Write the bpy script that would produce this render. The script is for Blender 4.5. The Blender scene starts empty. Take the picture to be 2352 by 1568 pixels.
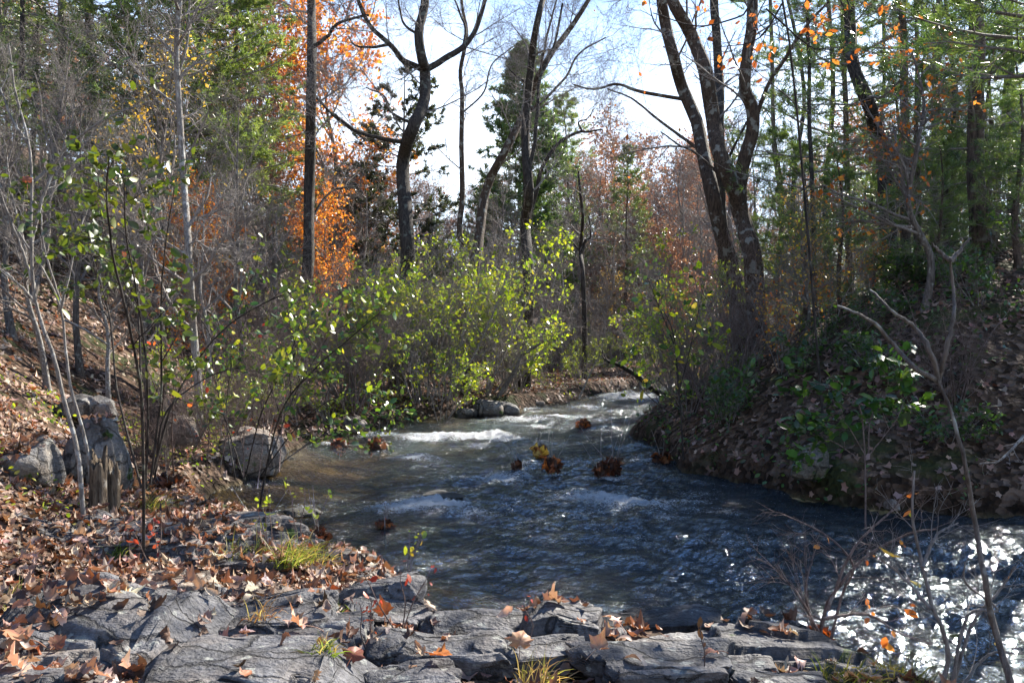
import bpy, math, random
import numpy as np
from mathutils import Vector

random.seed(7)
R = np.random.default_rng(11)
scene = bpy.context.scene
col = scene.collection
CAMH = 1.9; F = 1900.0; CX = 1176.0; HZ = 760.0
SUN_AZ = 38.; SUN_EL = 35.5

def at(px, py, Y):
    return np.array([(px-CX)/F*Y, Y, CAMH-(py-HZ)/F*Y])
def wat(px, py, z=0.0):
    Y = (CAMH-z)*F/(py-HZ)
    return np.array([(px-CX)/F*Y, Y])

# ------------------------------------------------------------------ noise
_T = np.random.default_rng(3).random((32,32,32))
def vn(p):
    p = np.asarray(p, float); i = np.floor(p).astype(int); f = p-i; f = f*f*(3-2*f)
    i0 = i & 31; i1 = (i+1) & 31
    x0,y0,z0 = i0[...,0],i0[...,1],i0[...,2]; x1,y1,z1 = i1[...,0],i1[...,1],i1[...,2]
    fx,fy,fz = f[...,0],f[...,1],f[...,2]
    a = _T[x0,y0,z0]*(1-fx)+_T[x1,y0,z0]*fx; b = _T[x0,y1,z0]*(1-fx)+_T[x1,y1,z0]*fx
    c = _T[x0,y0,z1]*(1-fx)+_T[x1,y0,z1]*fx; d = _T[x0,y1,z1]*(1-fx)+_T[x1,y1,z1]*fx
    return ((a*(1-fy)+b*fy)*(1-fz)+(c*(1-fy)+d*fy)*fz)*2-1
def fbm(p, o=4):
    p = np.asarray(p, float); s = 0; a = .5
    for k in range(o):
        s = s+a*vn(p+k*7.3); p = p*2.03; a *= .5
    return s
def n2(x, y, s, o=4, seed=0.):
    return fbm(np.stack([x*s+seed, y*s-seed, np.zeros_like(x)+seed*.7], -1), o)

# ------------------------------------------------------------------ terrain
NEAR = [(10,-300),(6,-4),(4,1.2),(2.6,2.9),(2.1,3.8),(1.5,4.4),(.75,4.72),(0,4.66),(-.45,4.9),(-.72,5.8),(-1.5,6.6),(-2.2,7.5),(-3.2,8.5)]
LEFT = [(-3.2,8.5),(-3.55,9.7),(-3.3,10.9),(-3.6,12.9),(-3.55,14.2),(-2.75,16),(-1.65,17.9),(.04,19.5),(1.4,21.6),(2.45,24.5),(4,27.5),(8,30.5),(16,32.5),(40,37),(300,60)]
RIGHT = [(300,54),(40,33),(16,29.5),(9,27.6),(5.6,25.5),(4.5,23.5),(3.5,20),(2.6,16),(2.15,15),(2.3,12.4),(2.3,11.3),(2.84,10.3),(3.43,9.1),(5.07,8.3),(8,7),(12,3),(14,-4),(20,-300)]
POLY = np.array(NEAR+LEFT[1:]+RIGHT)
def dseg(x, y, P):
    P = np.array(P, float); m = np.full(x.shape, 1e9)
    for a, b in zip(P[:-1], P[1:]):
        d = b-a; t = np.clip(((x-a[0])*d[0]+(y-a[1])*d[1])/(d@d), 0, 1)
        m = np.minimum(m, np.hypot(x-a[0]-t*d[0], y-a[1]-t*d[1]))
    return m
def inside(x, y):
    r = np.zeros(x.shape, bool); n = len(POLY); j = n-1
    for i in range(n):
        xi, yi = POLY[i]; xj, yj = POLY[j]
        if yi != yj:
            c = ((yi > y) != (yj > y)) & (x < (xj-xi)*(y-yi)/(yj-yi)+xi)
            r ^= c
        j = i
    return r
def sm(t): t = np.clip(t, 0, 1); return t*t*(3-2*t)
def H(x, y):
    x = np.atleast_1d(np.asarray(x, float)); y = np.atleast_1d(np.asarray(y, float))
    wx = x+.25*n2(x, y, .9, 2, 4.); wy = y+.25*n2(x, y, .9, 2, 9.)
    dl = np.minimum(dseg(wx, wy, NEAR), dseg(wx, wy, LEFT)); dr = dseg(wx, wy, RIGHT)
    ins = inside(wx, wy)
    far = sm((y-26)/8)
    base = .27*sm(dl/.3)+.04*np.minimum(dl, 6)+.03
    foot = np.interp(y, [0,5,9,14,25,60,200], [-2.2,-2.4,-3.7,-5.6,-7.4,-13,-30])
    s = np.maximum(0, foot-x)
    hill = .62*np.minimum(s, 22)+.25*np.maximum(0, s-22)
    hill = np.where(s < 1.2, .62*s*s/2.4, hill-.372)
    ris = .07*np.maximum(0, y-40)
    hl = base+hill+ris+(.10+.25*sm(s/3))*n2(x, y, .55, 4, 1.)+.04*n2(x, y, 3., 3, 2.)
    hr = np.interp(dr, [0,.12,.4,3,6,12,40,200], [.02,.28,.5,2.15,3.2,4.3,8,20])
    hr = hr+sm(dr/1.5)*(.35*n2(x, y, .5, 3, 5.))+.05*n2(x, y, 3., 3, 6.)
    out = np.where(dr < dl, hr, hl)
    dd = np.minimum(dl, dr)
    bed = -.10-.22*sm(dd/1.6)+.09*n2(x, y, 1.6, 3, 8.)
    bed = np.minimum(bed, -.05*sm(dd/.1))
    return np.where(ins, bed, np.maximum(out, .02))
def h1(x, y): return float(H(x, y)[0])

# ------------------------------------------------------------------ mesh helpers
class MB:
    def __init__(s): s.v = []; s.f = []; s.c = []; s.n = 0; s.m = []
    def add(s, v, f, c=(.5,.5,.5), m=0):
        v = np.asarray(v, float).reshape(-1, 3); f = np.asarray(f, int)
        if len(f) == 0: return
        s.v.append(v); s.f.append(f+s.n); s.n += len(v)
        c = np.asarray(c, float)
        if c.ndim == 1: c = np.tile(c, (len(f), 1))
        s.c.append(c); s.m.append(np.full(len(f), m))
    def data(s, name, mats, smooth=True):
        me = bpy.data.meshes.new(name)
        v = np.concatenate(s.v); me.vertices.add(len(v)); me.vertices.foreach_set('co', v.ravel())
        tot = np.concatenate([np.full(len(f), f.shape[1]) for f in s.f])
        lv = np.concatenate([f.ravel() for f in s.f])
        me.loops.add(len(lv)); me.loops.foreach_set('vertex_index', lv)
        me.polygons.add(len(tot)); st = np.concatenate([[0], np.cumsum(tot)[:-1]])
        me.polygons.foreach_set('loop_start', st)
        me.polygons.foreach_set('material_index', np.concatenate(s.m))
        me.polygons.foreach_set('use_smooth', np.full(len(tot), smooth))
        c = np.concatenate(s.c); c = np.concatenate([c, np.ones((len(c), 1))], 1)
        a = me.attributes.new('Col', 'FLOAT_COLOR', 'FACE'); a.data.foreach_set('color', c.ravel())
        me.update(calc_edges=True); me.validate()
        for m in (mats if isinstance(mats, (list, tuple)) else [mats]): me.materials.append(m)
        return me
def obj(name, me, parent=None, loc=None):
    o = bpy.data.objects.new(name, me); col.objects.link(o)
    if parent: o.parent = parent
    if loc is not None: o.location = loc
    return o
def tag(o, label=None, cat=None, group=None, kind=None):
    if label: o['label'] = label
    if cat: o['category'] = cat
    if group: o['group'] = group
    if kind: o['kind'] = kind
    return o
def empty(name, loc, label, cat, group=None):
    o = bpy.data.objects.new(name, None); o.location = loc; o.empty_display_size = .2; col.objects.link(o)
    return tag(o, label, cat, group)
def nz(v): return v/np.maximum(np.linalg.norm(v, axis=-1, keepdims=True), 1e-9)
def tubes(P, r, S=4):
    P = np.asarray(P, float); r = np.asarray(r, float)
    if P.ndim == 2: P = P[None]; r = r[None]
    N, K, _ = P.shape
    T = nz(np.gradient(P, axis=1))
    ref = nz(np.cross(T.mean(1), R.normal(size=(N, 3))+.001))[:, None, :]
    U = nz(ref-(ref*T).sum(-1, keepdims=True)*T); V = np.cross(T, U)
    a = np.arange(S)*2*math.pi/S
    ring = U[:, :, None]*np.cos(a)[None, None, :, None]+V[:, :, None]*np.sin(a)[None, None, :, None]
    vs = P[:, :, None]+ring*r[:, :, None, None]
    i = np.arange(N*K*S).reshape(N, K, S); j = np.roll(i, -1, axis=2)
    f = np.stack([i[:, :-1], j[:, :-1], j[:, 1:], i[:, 1:]], -1).reshape(-1, 4)
    return vs.reshape(-1, 3), f
def smooth_path(pts, n):
    pts = np.array(pts, float); m = len(pts); t = np.linspace(0, m-1, n)
    P = np.concatenate([[2*pts[0]-pts[1]], pts, [2*pts[-1]-pts[-2]]])
    k = np.minimum(t.astype(int), m-2); u = (t-k)[:, None]
    a, b, c, d = P[k], P[k+1], P[k+2], P[k+3]
    return .5*(2*b+(c-a)*u+(2*a-5*b+4*c-d)*u*u+(3*b-a-3*c+d)*u**3)
def grow(P, r, M, t0, t1, ln, ang, K, wob, up, rf=.6, taper=.5, flat=0, rmin=.002, rcap=9):
    N, KK, _ = P.shape
    t = t0+(t1-t0)*(np.arange(M)[None]+R.random((N, M)))/M
    s = t*(KK-1); k = np.minimum(s.astype(int), KK-2); u = (s-k)[..., None]; n = np.arange(N)[:, None]
    a, b = P[n, k], P[n, k+1]; pos = a+(b-a)*u; T = nz(b-a); pr = r[n, k]*(1-u[..., 0])+r[n, k+1]*u[..., 0]
    q = R.normal(size=(N, M, 3)); q[..., 2] *= (1-flat); q = nz(q-(q*T).sum(-1, keepdims=True)*T)
    A = ang*(1+.3*R.normal(size=(N, M, 1))); D = nz(np.cos(A)*T+np.sin(A)*q)
    L = ln*(1-taper*(t-t0)/(t1-t0+1e-6))*(.6+.7*R.random((N, M)))
    pos = pos.reshape(-1, 3); D = D.reshape(-1, 3); L = L.reshape(-1); pr = pr.reshape(-1)
    out = [pos]; p = pos
    for i in range(K-1):
        D = nz(D+wob*R.normal(size=D.shape)+np.array([0, 0, up])); p = p+D*(L/(K-1))[:, None]; out.append(p)
    r0 = np.clip(pr*rf, rmin, rcap); rr = r0[:, None]*np.linspace(1, .35, K)[None]
    return np.stack(out, 1), np.maximum(rr, rmin*.5)
def place(tv, tf, pos, X, Y, Z, sc):
    N = len(pos); v = pos[:, None]+sc[:, None, None]*(tv[None, :, 0, None]*X[:, None]+tv[None, :, 1, None]*Y[:, None]+tv[None, :, 2, None]*Z[:, None])
    f = (np.arange(N)*len(tv))[:, None, None]+tf[None]
    return v.reshape(-1, 3), f.reshape(-1, tf.shape[1])
def frames_for(n, updir=None, jit=1.0, droop=0.):
    Z = R.normal(size=(n, 3))*jit
    if updir is not None: Z = Z+updir
    Z = nz(Z); X = R.normal(size=(n, 3)); X[:, 2] -= droop; X = nz(X-(X*Z).sum(-1, keepdims=True)*Z); Y = np.cross(Z, X)
    return X, Y, Z
def pal(n, cols, jit=.15):
    cols = np.array(cols); c = cols[R.integers(0, len(cols), n)]
    return np.clip(c*(1+jit*R.normal(size=(n, 1)))*(1+.05*R.normal(size=(n, 3))), .004, 1)
LQ = (np.array([[0,0,0],[.5,.32,.06],[1,0,0],[.5,-.32,.06]]), np.array([[0,1,2,3]]))            # rhombic leaf
LE = (np.array([[0,0,0],[.3,.24,.05],[.7,.24,.03],[1,0,-.08],[.7,-.24,.03],[.3,-.24,.05],[.3,0,0],[.7,0,-.02]]),
      np.array([[0,6,1,1],[1,6,7,2],[2,7,3,3],[0,5,6,6],[5,4,7,6],[4,3,7,7]]))
def tri_fix(): 
    v = LE[0]; return v, np.array([[0,6,1],[1,6,7],[1,7,2],[2,7,3],[0,5,6],[5,7,6],[5,4,7],[4,3,7]])
LE = tri_fix()
def maple(curl, seed):
    rr = np.random.default_rng(seed)
    ang = np.radians([-90,-62,-40,-22,-8,8,25,42,62,78,90,102,118,138,155,172,188,202,220,242]); rad = [.2,.5,.46,.68,.6,.86,.66,.68,.76,.72,1.0,.72,.76,.68,.66,.86,.6,.68,.46,.5]
    rad = np.array(rad)*(1+.08*rr.normal(size=len(rad)))
    o = np.stack([rad*np.cos(ang), rad*np.sin(ang)], -1)
    mid = o*.5; pts = np.concatenate([[[0, 0]], mid, o]); d = (pts**2).sum(1)
    a = rr.random()*6.28; w = pts@np.array([math.cos(a), math.sin(a)])
    z = curl*(w*w)*.75+.12*curl*np.sin(pts[:, 0]*9+seed)*np.sqrt(d)+.10*np.where(np.arange(len(pts)) % 2 == 0, 1, -1)*d*abs(curl)
    n = len(o); f = []
    for i in range(n):
        j = (i+1) % n; f += [[0, 1+i, 1+j], [1+i, 1+n+i, 1+n+j], [1+i, 1+n+j, 1+j]]
    return np.column_stack([pts, z])*.55, np.array(f)
MAPLES = [maple(c, s) for s, c in enumerate([1.3,-1.1,1.8,.7,-1.6,1.1])]
def oval(curl, seed):      # long curled leaf with a wavy rim
    n = 9; x = np.linspace(0, 1, n); w = .24*np.sin(np.pi*x**.8)**.8; rr = np.random.default_rng(seed); w2 = w*(1+.18*rr.normal(size=n)); w1 = w*(1+.18*rr.normal(size=n)); z = curl*(x-.5)**2
    v = np.concatenate([np.column_stack([x-.5, x*0, z]), np.column_stack([x-.5, w1, z+abs(curl)*.35*w/.24*.3*(1+rr.random(n))]), np.column_stack([x-.5, -w2, z+abs(curl)*.35*w/.24*.3*(1+rr.random(n))])]); f = []
    for i in range(n-1): f += [[i, i+1, n+i+1], [i, n+i+1, n+i], [i+1, i, 2*n+i], [i+1, 2*n+i, 2*n+i+1]]
    return v*1.15, np.array(f)
MAPLES += [oval(.9, 1), oval(-.8, 2), oval(1.4, 3), maple(2.6, 9), maple(-2.3, 10)]

# ------------------------------------------------------------------ materials
def newmat(name):
    m = bpy.data.materials.new(name); m.use_nodes = True; nt = m.node_tree; nt.nodes.clear()
    return m, nt, nt.nodes, nt.links
def N_(ns, t, **k):
    n = ns.new(t)
    for a, b in k.items():
        if a in n.inputs: n.inputs[a].default_value = b
        else: setattr(n, a, b)
    return n
def ramp(ns, pts):
    r = ns.new('ShaderNodeValToRGB'); e = r.color_ramp.elements
    while len(e) < len(pts): e.new(.5)
    for i, (p, c) in enumerate(pts): e[i].position = p; e[i].color = (*c, 1) if len(c) == 3 else c
    return r
def leafmat(name, gloss=.3, rough=.4, trans=.45, tint=(1,1,1), spec=.3):
    m, nt, ns, L = newmat(name)
    a = N_(ns, 'ShaderNodeAttribute', attribute_name='Col')
    no = N_(ns, 'ShaderNodeTexNoise', Scale=28.); tc = ns.new('ShaderNodeTexCoord'); L.new(tc.outputs['Object'], no.inputs['Vector'])
    mr = N_(ns, 'ShaderNodeMapRange'); mr.inputs[3].default_value = .7; mr.inputs[4].default_value = 1.3; L.new(no.outputs[0], mr.inputs[0])
    vm = N_(ns, 'ShaderNodeVectorMath', operation='SCALE'); L.new(a.outputs['Color'], vm.inputs[0]); L.new(mr.outputs[0], vm.inputs['Scale'])
    p = N_(ns, 'ShaderNodeBsdfPrincipled', Roughness=rough); p.inputs['Specular IOR Level'].default_value = spec
    L.new(vm.outputs[0], p.inputs['Base Color'])
    t = N_(ns, 'ShaderNodeBsdfTranslucent'); tm = N_(ns, 'ShaderNodeVectorMath', operation='MULTIPLY'); tm.inputs[1].default_value = tint
    L.new(vm.outputs[0], tm.inputs[0]); L.new(tm.outputs[0], t.inputs['Color'])
    mx = N_(ns, 'ShaderNodeMixShader', Fac=trans); L.new(p.outputs[0], mx.inputs[1]); L.new(t.outputs[0], mx.inputs[2])
    o = ns.new('ShaderNodeOutputMaterial'); L.new(mx.outputs[0], o.inputs[0]); return m
def barkmat(name, dark, light, lichen=(.3,.32,.3), la=.55, sc=1.):
    m, nt, ns, L = newmat(name); tc = ns.new('ShaderNodeTexCoord')
    mp = N_(ns, 'ShaderNodeMapping'); mp.inputs['Scale'].default_value = (26*sc, 26*sc, 4*sc); L.new(tc.outputs['Object'], mp.inputs[0])
    n1 = N_(ns, 'ShaderNodeTexNoise', Scale=1., Detail=6., Roughness=.7); L.new(mp.outputs[0], n1.inputs['Vector'])
    r1 = ramp(ns, [(.35, dark), (.62, light)]); L.new(n1.outputs[0], r1.inputs[0])
    n2_ = N_(ns, 'ShaderNodeTexNoise', Scale=5.*sc, Detail=5.); L.new(tc.outputs['Object'], n2_.inputs['Vector'])
    r2 = ramp(ns, [(la, (0,0,0)), (la+.06, (1,1,1))]); L.new(n2_.outputs[0], r2.inputs[0])
    mx = N_(ns, 'ShaderNodeMix', data_type='RGBA'); L.new(r2.outputs[0], mx.inputs[0]); L.new(r1.outputs[0], mx.inputs[6]); mx.inputs[7].default_value = (*lichen, 1)
    p = N_(ns, 'ShaderNodeBsdfPrincipled', Roughness=.85); p.inputs['Specular IOR Level'].default_value = .25; L.new(mx.outputs[2], p.inputs['Base Color'])
    b = N_(ns, 'ShaderNodeBump', Strength=1., Distance=.035); L.new(n1.outputs[0], b.inputs['Height']); L.new(b.outputs[0], p.inputs['Normal'])
    o = ns.new('ShaderNodeOutputMaterial'); L.new(p.outputs[0], o.inputs[0]); return m
def rockmat(name, c1, c2, pale, wet=False, moss=.62, band=.3):
    m, nt, ns, L = newmat(name); tc = ns.new('ShaderNodeTexCoord')
    n1 = N_(ns, 'ShaderNodeTexNoise', Scale=2.2, Detail=8., Roughness=.68); L.new(tc.outputs['Object'], n1.inputs['Vector'])
    mp = N_(ns, 'ShaderNodeMapping'); mp.inputs['Scale'].default_value = (1.6, 4., 15.); mp.inputs['Rotation'].default_value = (.3, .12, .0); L.new(tc.outputs['Object'], mp.inputs[0])
    n2_ = N_(ns, 'ShaderNodeTexNoise', Scale=1., Detail=5., Roughness=.7); n2_.inputs['Distortion'].default_value = 1.6; L.new(mp.outputs[0], n2_.inputs['Vector'])
    r1 = ramp(ns, [(.32, c1), (.5, c2), (.72, pale)]); L.new(n1.outputs[0], r1.inputs[0])
    r2 = ramp(ns, [(.33, (.45,.42,.4)), (.52, (1,1,1))]); L.new(n2_.outputs[0], r2.inputs[0])
    mx = N_(ns, 'ShaderNodeMix', data_type='RGBA', blend_type='MULTIPLY'); mx.inputs[0].default_value = band; L.new(r1.outputs[0], mx.inputs[6]); L.new(r2.outputs[0], mx.inputs[7])
    ns5 = N_(ns, 'ShaderNodeTexNoise', Scale=1.1, Detail=7., Roughness=.7); ns5.inputs['Distortion'].default_value = .5; L.new(tc.outputs['Object'], ns5.inputs['Vector']); rs5 = ramp(ns, [(.44, (1,1,1)), (.6, (1.25,1.02,.78)), (.72, (.62,.56,.5))]); L.new(ns5.outputs[0], rs5.inputs[0])
    ms5 = N_(ns, 'ShaderNodeMix', data_type='RGBA', blend_type='MULTIPLY'); ms5.inputs[0].default_value = .8; L.new(mx.outputs[2], ms5.inputs[6]); L.new(rs5.outputs[0], ms5.inputs[7]); mx = ms5
    n3 = N_(ns, 'ShaderNodeTexNoise', Scale=45., Detail=4.); L.new(tc.outputs['Object'], n3.inputs['Vector'])
    r3 = ramp(ns, [(.3, (.55,.55,.55)), (.7, (1.35,1.35,1.38))]); L.new(n3.outputs[0], r3.inputs[0])
    m3 = N_(ns, 'ShaderNodeMix', data_type='RGBA', blend_type='MULTIPLY'); m3.inputs[0].default_value = .8; L.new(mx.outputs[2], m3.inputs[6]); L.new(r3.outputs[0], m3.inputs[7])
    n4 = N_(ns, 'ShaderNodeTexNoise', Scale=3.4, Detail=6.); mp4 = N_(ns, 'ShaderNodeMapping'); mp4.inputs['Location'].default_value = (5,3,1); L.new(tc.outputs['Object'], mp4.inputs[0]); L.new(mp4.outputs[0], n4.inputs['Vector'])
    r4 = ramp(ns, [(moss, (0,0,0)), (moss+.03, (1,1,1))]); L.new(n4.outputs[0], r4.inputs[0])
    m4 = N_(ns, 'ShaderNodeMix', data_type='RGBA'); L.new(r4.outputs[0], m4.inputs[0]); L.new(m3.outputs[2], m4.inputs[6]); m4.inputs[7].default_value = (.045,.075,.012,1)
    cmp_ = N_(ns, 'ShaderNodeMapping'); cmp_.inputs['Scale'].default_value = (1.1, 3.2, 2.2); cmx = N_(ns, 'ShaderNodeMix', data_type='RGBA'); cmx.inputs[0].default_value = .2; L.new(tc.outputs['Object'], cmx.inputs[6]); L.new(n1.outputs['Color'], cmx.inputs[7]); L.new(cmx.outputs[2], cmp_.inputs[0])
    vc = N_(ns, 'ShaderNodeTexVoronoi', feature='DISTANCE_TO_EDGE', Scale=1.5); L.new(cmp_.outputs[0], vc.inputs['Vector']); rc = ramp(ns, [(.0, (.12,.10,.08)), (.03, (1,1,1))]); L.new(vc.outputs['Distance'], rc.inputs[0])
    mc = N_(ns, 'ShaderNodeMix', data_type='RGBA', blend_type='MULTIPLY'); mc.inputs[0].default_value = .6; L.new(m4.outputs[2], mc.inputs[6]); L.new(rc.outputs[0], mc.inputs[7]); m4 = mc
    li = N_(ns, 'ShaderNodeTexNoise', Scale=13., Detail=3.); L.new(mp4.outputs[0], li.inputs['Vector']); rl = ramp(ns, [(.62, (0,0,0)), (.66, (.6,.6,.6))]); L.new(li.outputs[0], rl.inputs[0])
    ml = N_(ns, 'ShaderNodeMix', data_type='RGBA'); L.new(rl.outputs[0], ml.inputs[0]); L.new(m4.outputs[2], ml.inputs[6]); ml.inputs[7].default_value = (.30,.31,.28,1)
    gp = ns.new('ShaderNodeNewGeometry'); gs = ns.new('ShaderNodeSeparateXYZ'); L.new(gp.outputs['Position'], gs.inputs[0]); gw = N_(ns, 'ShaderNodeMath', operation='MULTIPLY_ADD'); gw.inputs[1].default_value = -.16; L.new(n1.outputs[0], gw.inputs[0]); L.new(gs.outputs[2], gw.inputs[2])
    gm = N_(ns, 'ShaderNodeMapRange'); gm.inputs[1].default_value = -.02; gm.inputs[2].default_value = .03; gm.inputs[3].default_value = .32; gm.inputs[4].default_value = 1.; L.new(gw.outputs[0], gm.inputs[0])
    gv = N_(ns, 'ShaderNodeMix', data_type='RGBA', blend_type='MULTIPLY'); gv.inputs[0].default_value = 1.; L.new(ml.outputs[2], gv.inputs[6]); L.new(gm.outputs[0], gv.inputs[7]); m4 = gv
    p = N_(ns, 'ShaderNodeBsdfPrincipled', Roughness=.72); p.inputs['Specular IOR Level'].default_value = .35; L.new(m4.outputs[2], p.inputs['Base Color'])
    ad = N_(ns, 'ShaderNodeMath', operation='MULTIPLY_ADD'); L.new(n2_.outputs[0], ad.inputs[0]); ad.inputs[1].default_value = .2+band; L.new(n1.outputs[0], ad.inputs[2])
    ad2 = N_(ns, 'ShaderNodeMath', operation='MULTIPLY_ADD'); L.new(n3.outputs[0], ad2.inputs[0]); ad2.inputs[1].default_value = .22; L.new(ad.outputs[0], ad2.inputs[2])
    ck = N_(ns, 'ShaderNodeMath', operation='MULTIPLY_ADD'); L.new(rc.outputs[0], ck.inputs[0]); ck.inputs[1].default_value = .5; L.new(ad2.outputs[0], ck.inputs[2]); ad2 = ck
    b = N_(ns, 'ShaderNodeBump', Strength=.9, Distance=.06); L.new(ad2.outputs[0], b.inputs['Height']); L.new(b.outputs[0], p.inputs['Normal'])
    o = ns.new('ShaderNodeOutputMaterial'); L.new(p.outputs[0], o.inputs[0]); return m

M = {}
M['leaf'] = leafmat('leaf_soft', trans=.45, tint=(1.25,1.15,.7))
M['litter'] = leafmat('leaf_dry', trans=.22, rough=.55, tint=(1.3,.85,.55), spec=.35)
M['gleaf'] = leafmat('leaf_glossy', trans=.4, rough=.3, tint=(1.5,1.5,.5), spec=.6)
M['oleaf'] = leafmat('leaf_olive', trans=.32, rough=.38, tint=(1.25,1.25,.5), spec=.5)
M['needle'] = leafmat('pine_needle', trans=.35, rough=.35, tint=(1.3,1.3,.6), spec=.55)
M['grass'] = leafmat('grass_blade', trans=.5, rough=.4, tint=(1.2,1.2,.6))
M['bark_dark'] = barkmat('bark_dark', (.012,.010,.009), (.075,.062,.052), (.13,.135,.11), .60)
M['bark_oak'] = barkmat('bark_lichen', (.025,.018,.013), (.12,.085,.062), (.24,.24,.21), .56, 1.4)
M['bark_grey'] = barkmat('bark_grey', (.06,.05,.045), (.22,.19,.165), (.33,.33,.3), .58)
M['bark_pale'] = barkmat('bark_pale', (.13,.115,.10), (.36,.33,.30), (.45,.45,.43), .56, 2)
M['bark_pine'] = barkmat('bark_pine', (.03,.022,.017), (.15,.11,.085), (.2,.19,.16), .6)
M['twig'] = barkmat('bark_twig', (.12,.10,.09), (.38,.34,.31), (.3,.29,.27), .6, 2)
M['twig_red'] = barkmat('bark_twig_reddish', (.07,.045,.038), (.30,.22,.19), (.36,.31,.28), .62, 2)
M['stump'] = barkmat('rotten_wood', (.03,.02,.014), (.22,.17,.12), (.3,.28,.24), .58, 2)
M['rock'] = rockmat('rock_schist', (.036,.036,.039), (.092,.092,.099), (.20,.20,.207), moss=.64)
M['rock_tan'] = rockmat('rock_tan', (.09,.07,.055), (.20,.17,.145), (.33,.30,.27), moss=.66)
M['boulder'] = rockmat('boulder_grey', (.05,.048,.045), (.13,.125,.12), (.30,.295,.28), moss=.60, band=.15)
M['rock_dark'] = rockmat('rock_dark_mossy', (.04,.04,.035), (.10,.095,.08), (.17,.17,.15), moss=.55)  # dark brown-grey rock, mossier than the others

def groundmat():
    m, nt, ns, L = newmat('forest_floor'); tc = ns.new('ShaderNodeTexCoord'); g = ns.new('ShaderNodeNewGeometry')
    v = N_(ns, 'ShaderNodeTexVoronoi', Scale=14.); n0 = N_(ns, 'ShaderNodeTexNoise', Scale=9., Detail=4.); L.new(tc.outputs['Object'], n0.inputs['Vector'])
    mixv = N_(ns, 'ShaderNodeMix', data_type='RGBA'); mixv.inputs[0].default_value = .12; L.new(tc.outputs['Object'], mixv.inputs[6]); L.new(n0.outputs['Color'], mixv.inputs[7]); L.new(mixv.outputs[2], v.inputs['Vector'])
    sx = ns.new('ShaderNodeSeparateColor'); L.new(v.outputs['Color'], sx.inputs[0])
    r1 = ramp(ns, [(0, (.03,.02,.012)), (.35, (.08,.05,.03)), (.65, (.14,.09,.06)), (1, (.24,.165,.12))]); L.new(sx.outputs[0], r1.inputs[0])
    r2 = ramp(ns, [(.3, (.35,.3,.28)), (.6, (1,1,1))]); L.new(n0.outputs[0], r2.inputs[0])
    mx = N_(ns, 'ShaderNodeMix', data_type='RGBA', blend_type='MULTIPLY'); mx.inputs[0].default_value = 1; L.new(r1.outputs[0], mx.inputs[6]); L.new(r2.outputs[0], mx.inputs[7])
    # stream bed below the water line
    vb = N_(ns, 'ShaderNodeTexVoronoi', Scale=5.); L.new(mixv.outputs[2], vb.inputs['Vector'])
    sb = ns.new('ShaderNodeSeparateColor'); L.new(vb.outputs['Color'], sb.inputs[0])
    rb = ramp(ns, [(0, (.06,.042,.018)), (.5, (.17,.125,.055)), (1, (.32,.25,.13))]); L.new(sb.outputs[1], rb.inputs[0])
    sz = ns.new('ShaderNodeSeparateXYZ'); L.new(g.outputs['Position'], sz.inputs[0])
    mr = N_(ns, 'ShaderNodeMapRange'); mr.inputs[1].default_value = -.03; mr.inputs[2].default_value = .06; L.new(sz.outputs[2], mr.inputs[0])
    mb = N_(ns, 'ShaderNodeMix', data_type='RGBA'); L.new(mr.outputs[0], mb.inputs[0]); L.new(rb.outputs[0], mb.inputs[6]); L.new(mx.outputs[2], mb.inputs[7])
    n5 = N_(ns, 'ShaderNodeTexNoise', Scale=.8, Detail=5.); L.new(tc.outputs['Object'], n5.inputs['Vector']); r5 = ramp(ns, [(.56, (0,0,0)), (.62, (1,1,1))]); L.new(n5.outputs[0], r5.inputs[0])
    m5 = N_(ns, 'ShaderNodeMix', data_type='RGBA'); L.new(r5.outputs[0], m5.inputs[0]); L.new(mb.outputs[2], m5.inputs[6]); m5.inputs[7].default_value = (.045,.05,.018,1)
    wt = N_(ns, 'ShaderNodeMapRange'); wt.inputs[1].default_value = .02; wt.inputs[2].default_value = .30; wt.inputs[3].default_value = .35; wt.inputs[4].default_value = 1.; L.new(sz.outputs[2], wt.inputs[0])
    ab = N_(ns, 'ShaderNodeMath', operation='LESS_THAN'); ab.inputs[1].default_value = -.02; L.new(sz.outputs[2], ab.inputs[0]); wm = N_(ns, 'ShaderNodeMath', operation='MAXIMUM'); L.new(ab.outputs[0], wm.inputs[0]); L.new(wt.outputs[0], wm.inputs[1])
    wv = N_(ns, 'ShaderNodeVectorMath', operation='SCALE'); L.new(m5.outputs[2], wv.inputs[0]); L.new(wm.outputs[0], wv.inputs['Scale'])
    p = N_(ns, 'ShaderNodeBsdfPrincipled', Roughness=.9); p.inputs['Specular IOR Level'].default_value = .15; L.new(wv.outputs[0], p.inputs['Base Color'])
    b = N_(ns, 'ShaderNodeBump', Strength=1., Distance=.05); L.new(v.outputs['Distance'], b.inputs['Height']); L.new(b.outputs[0], p.inputs['Normal'])
    o = ns.new('ShaderNodeOutputMaterial'); L.new(p.outputs[0], o.inputs[0]); return m
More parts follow.
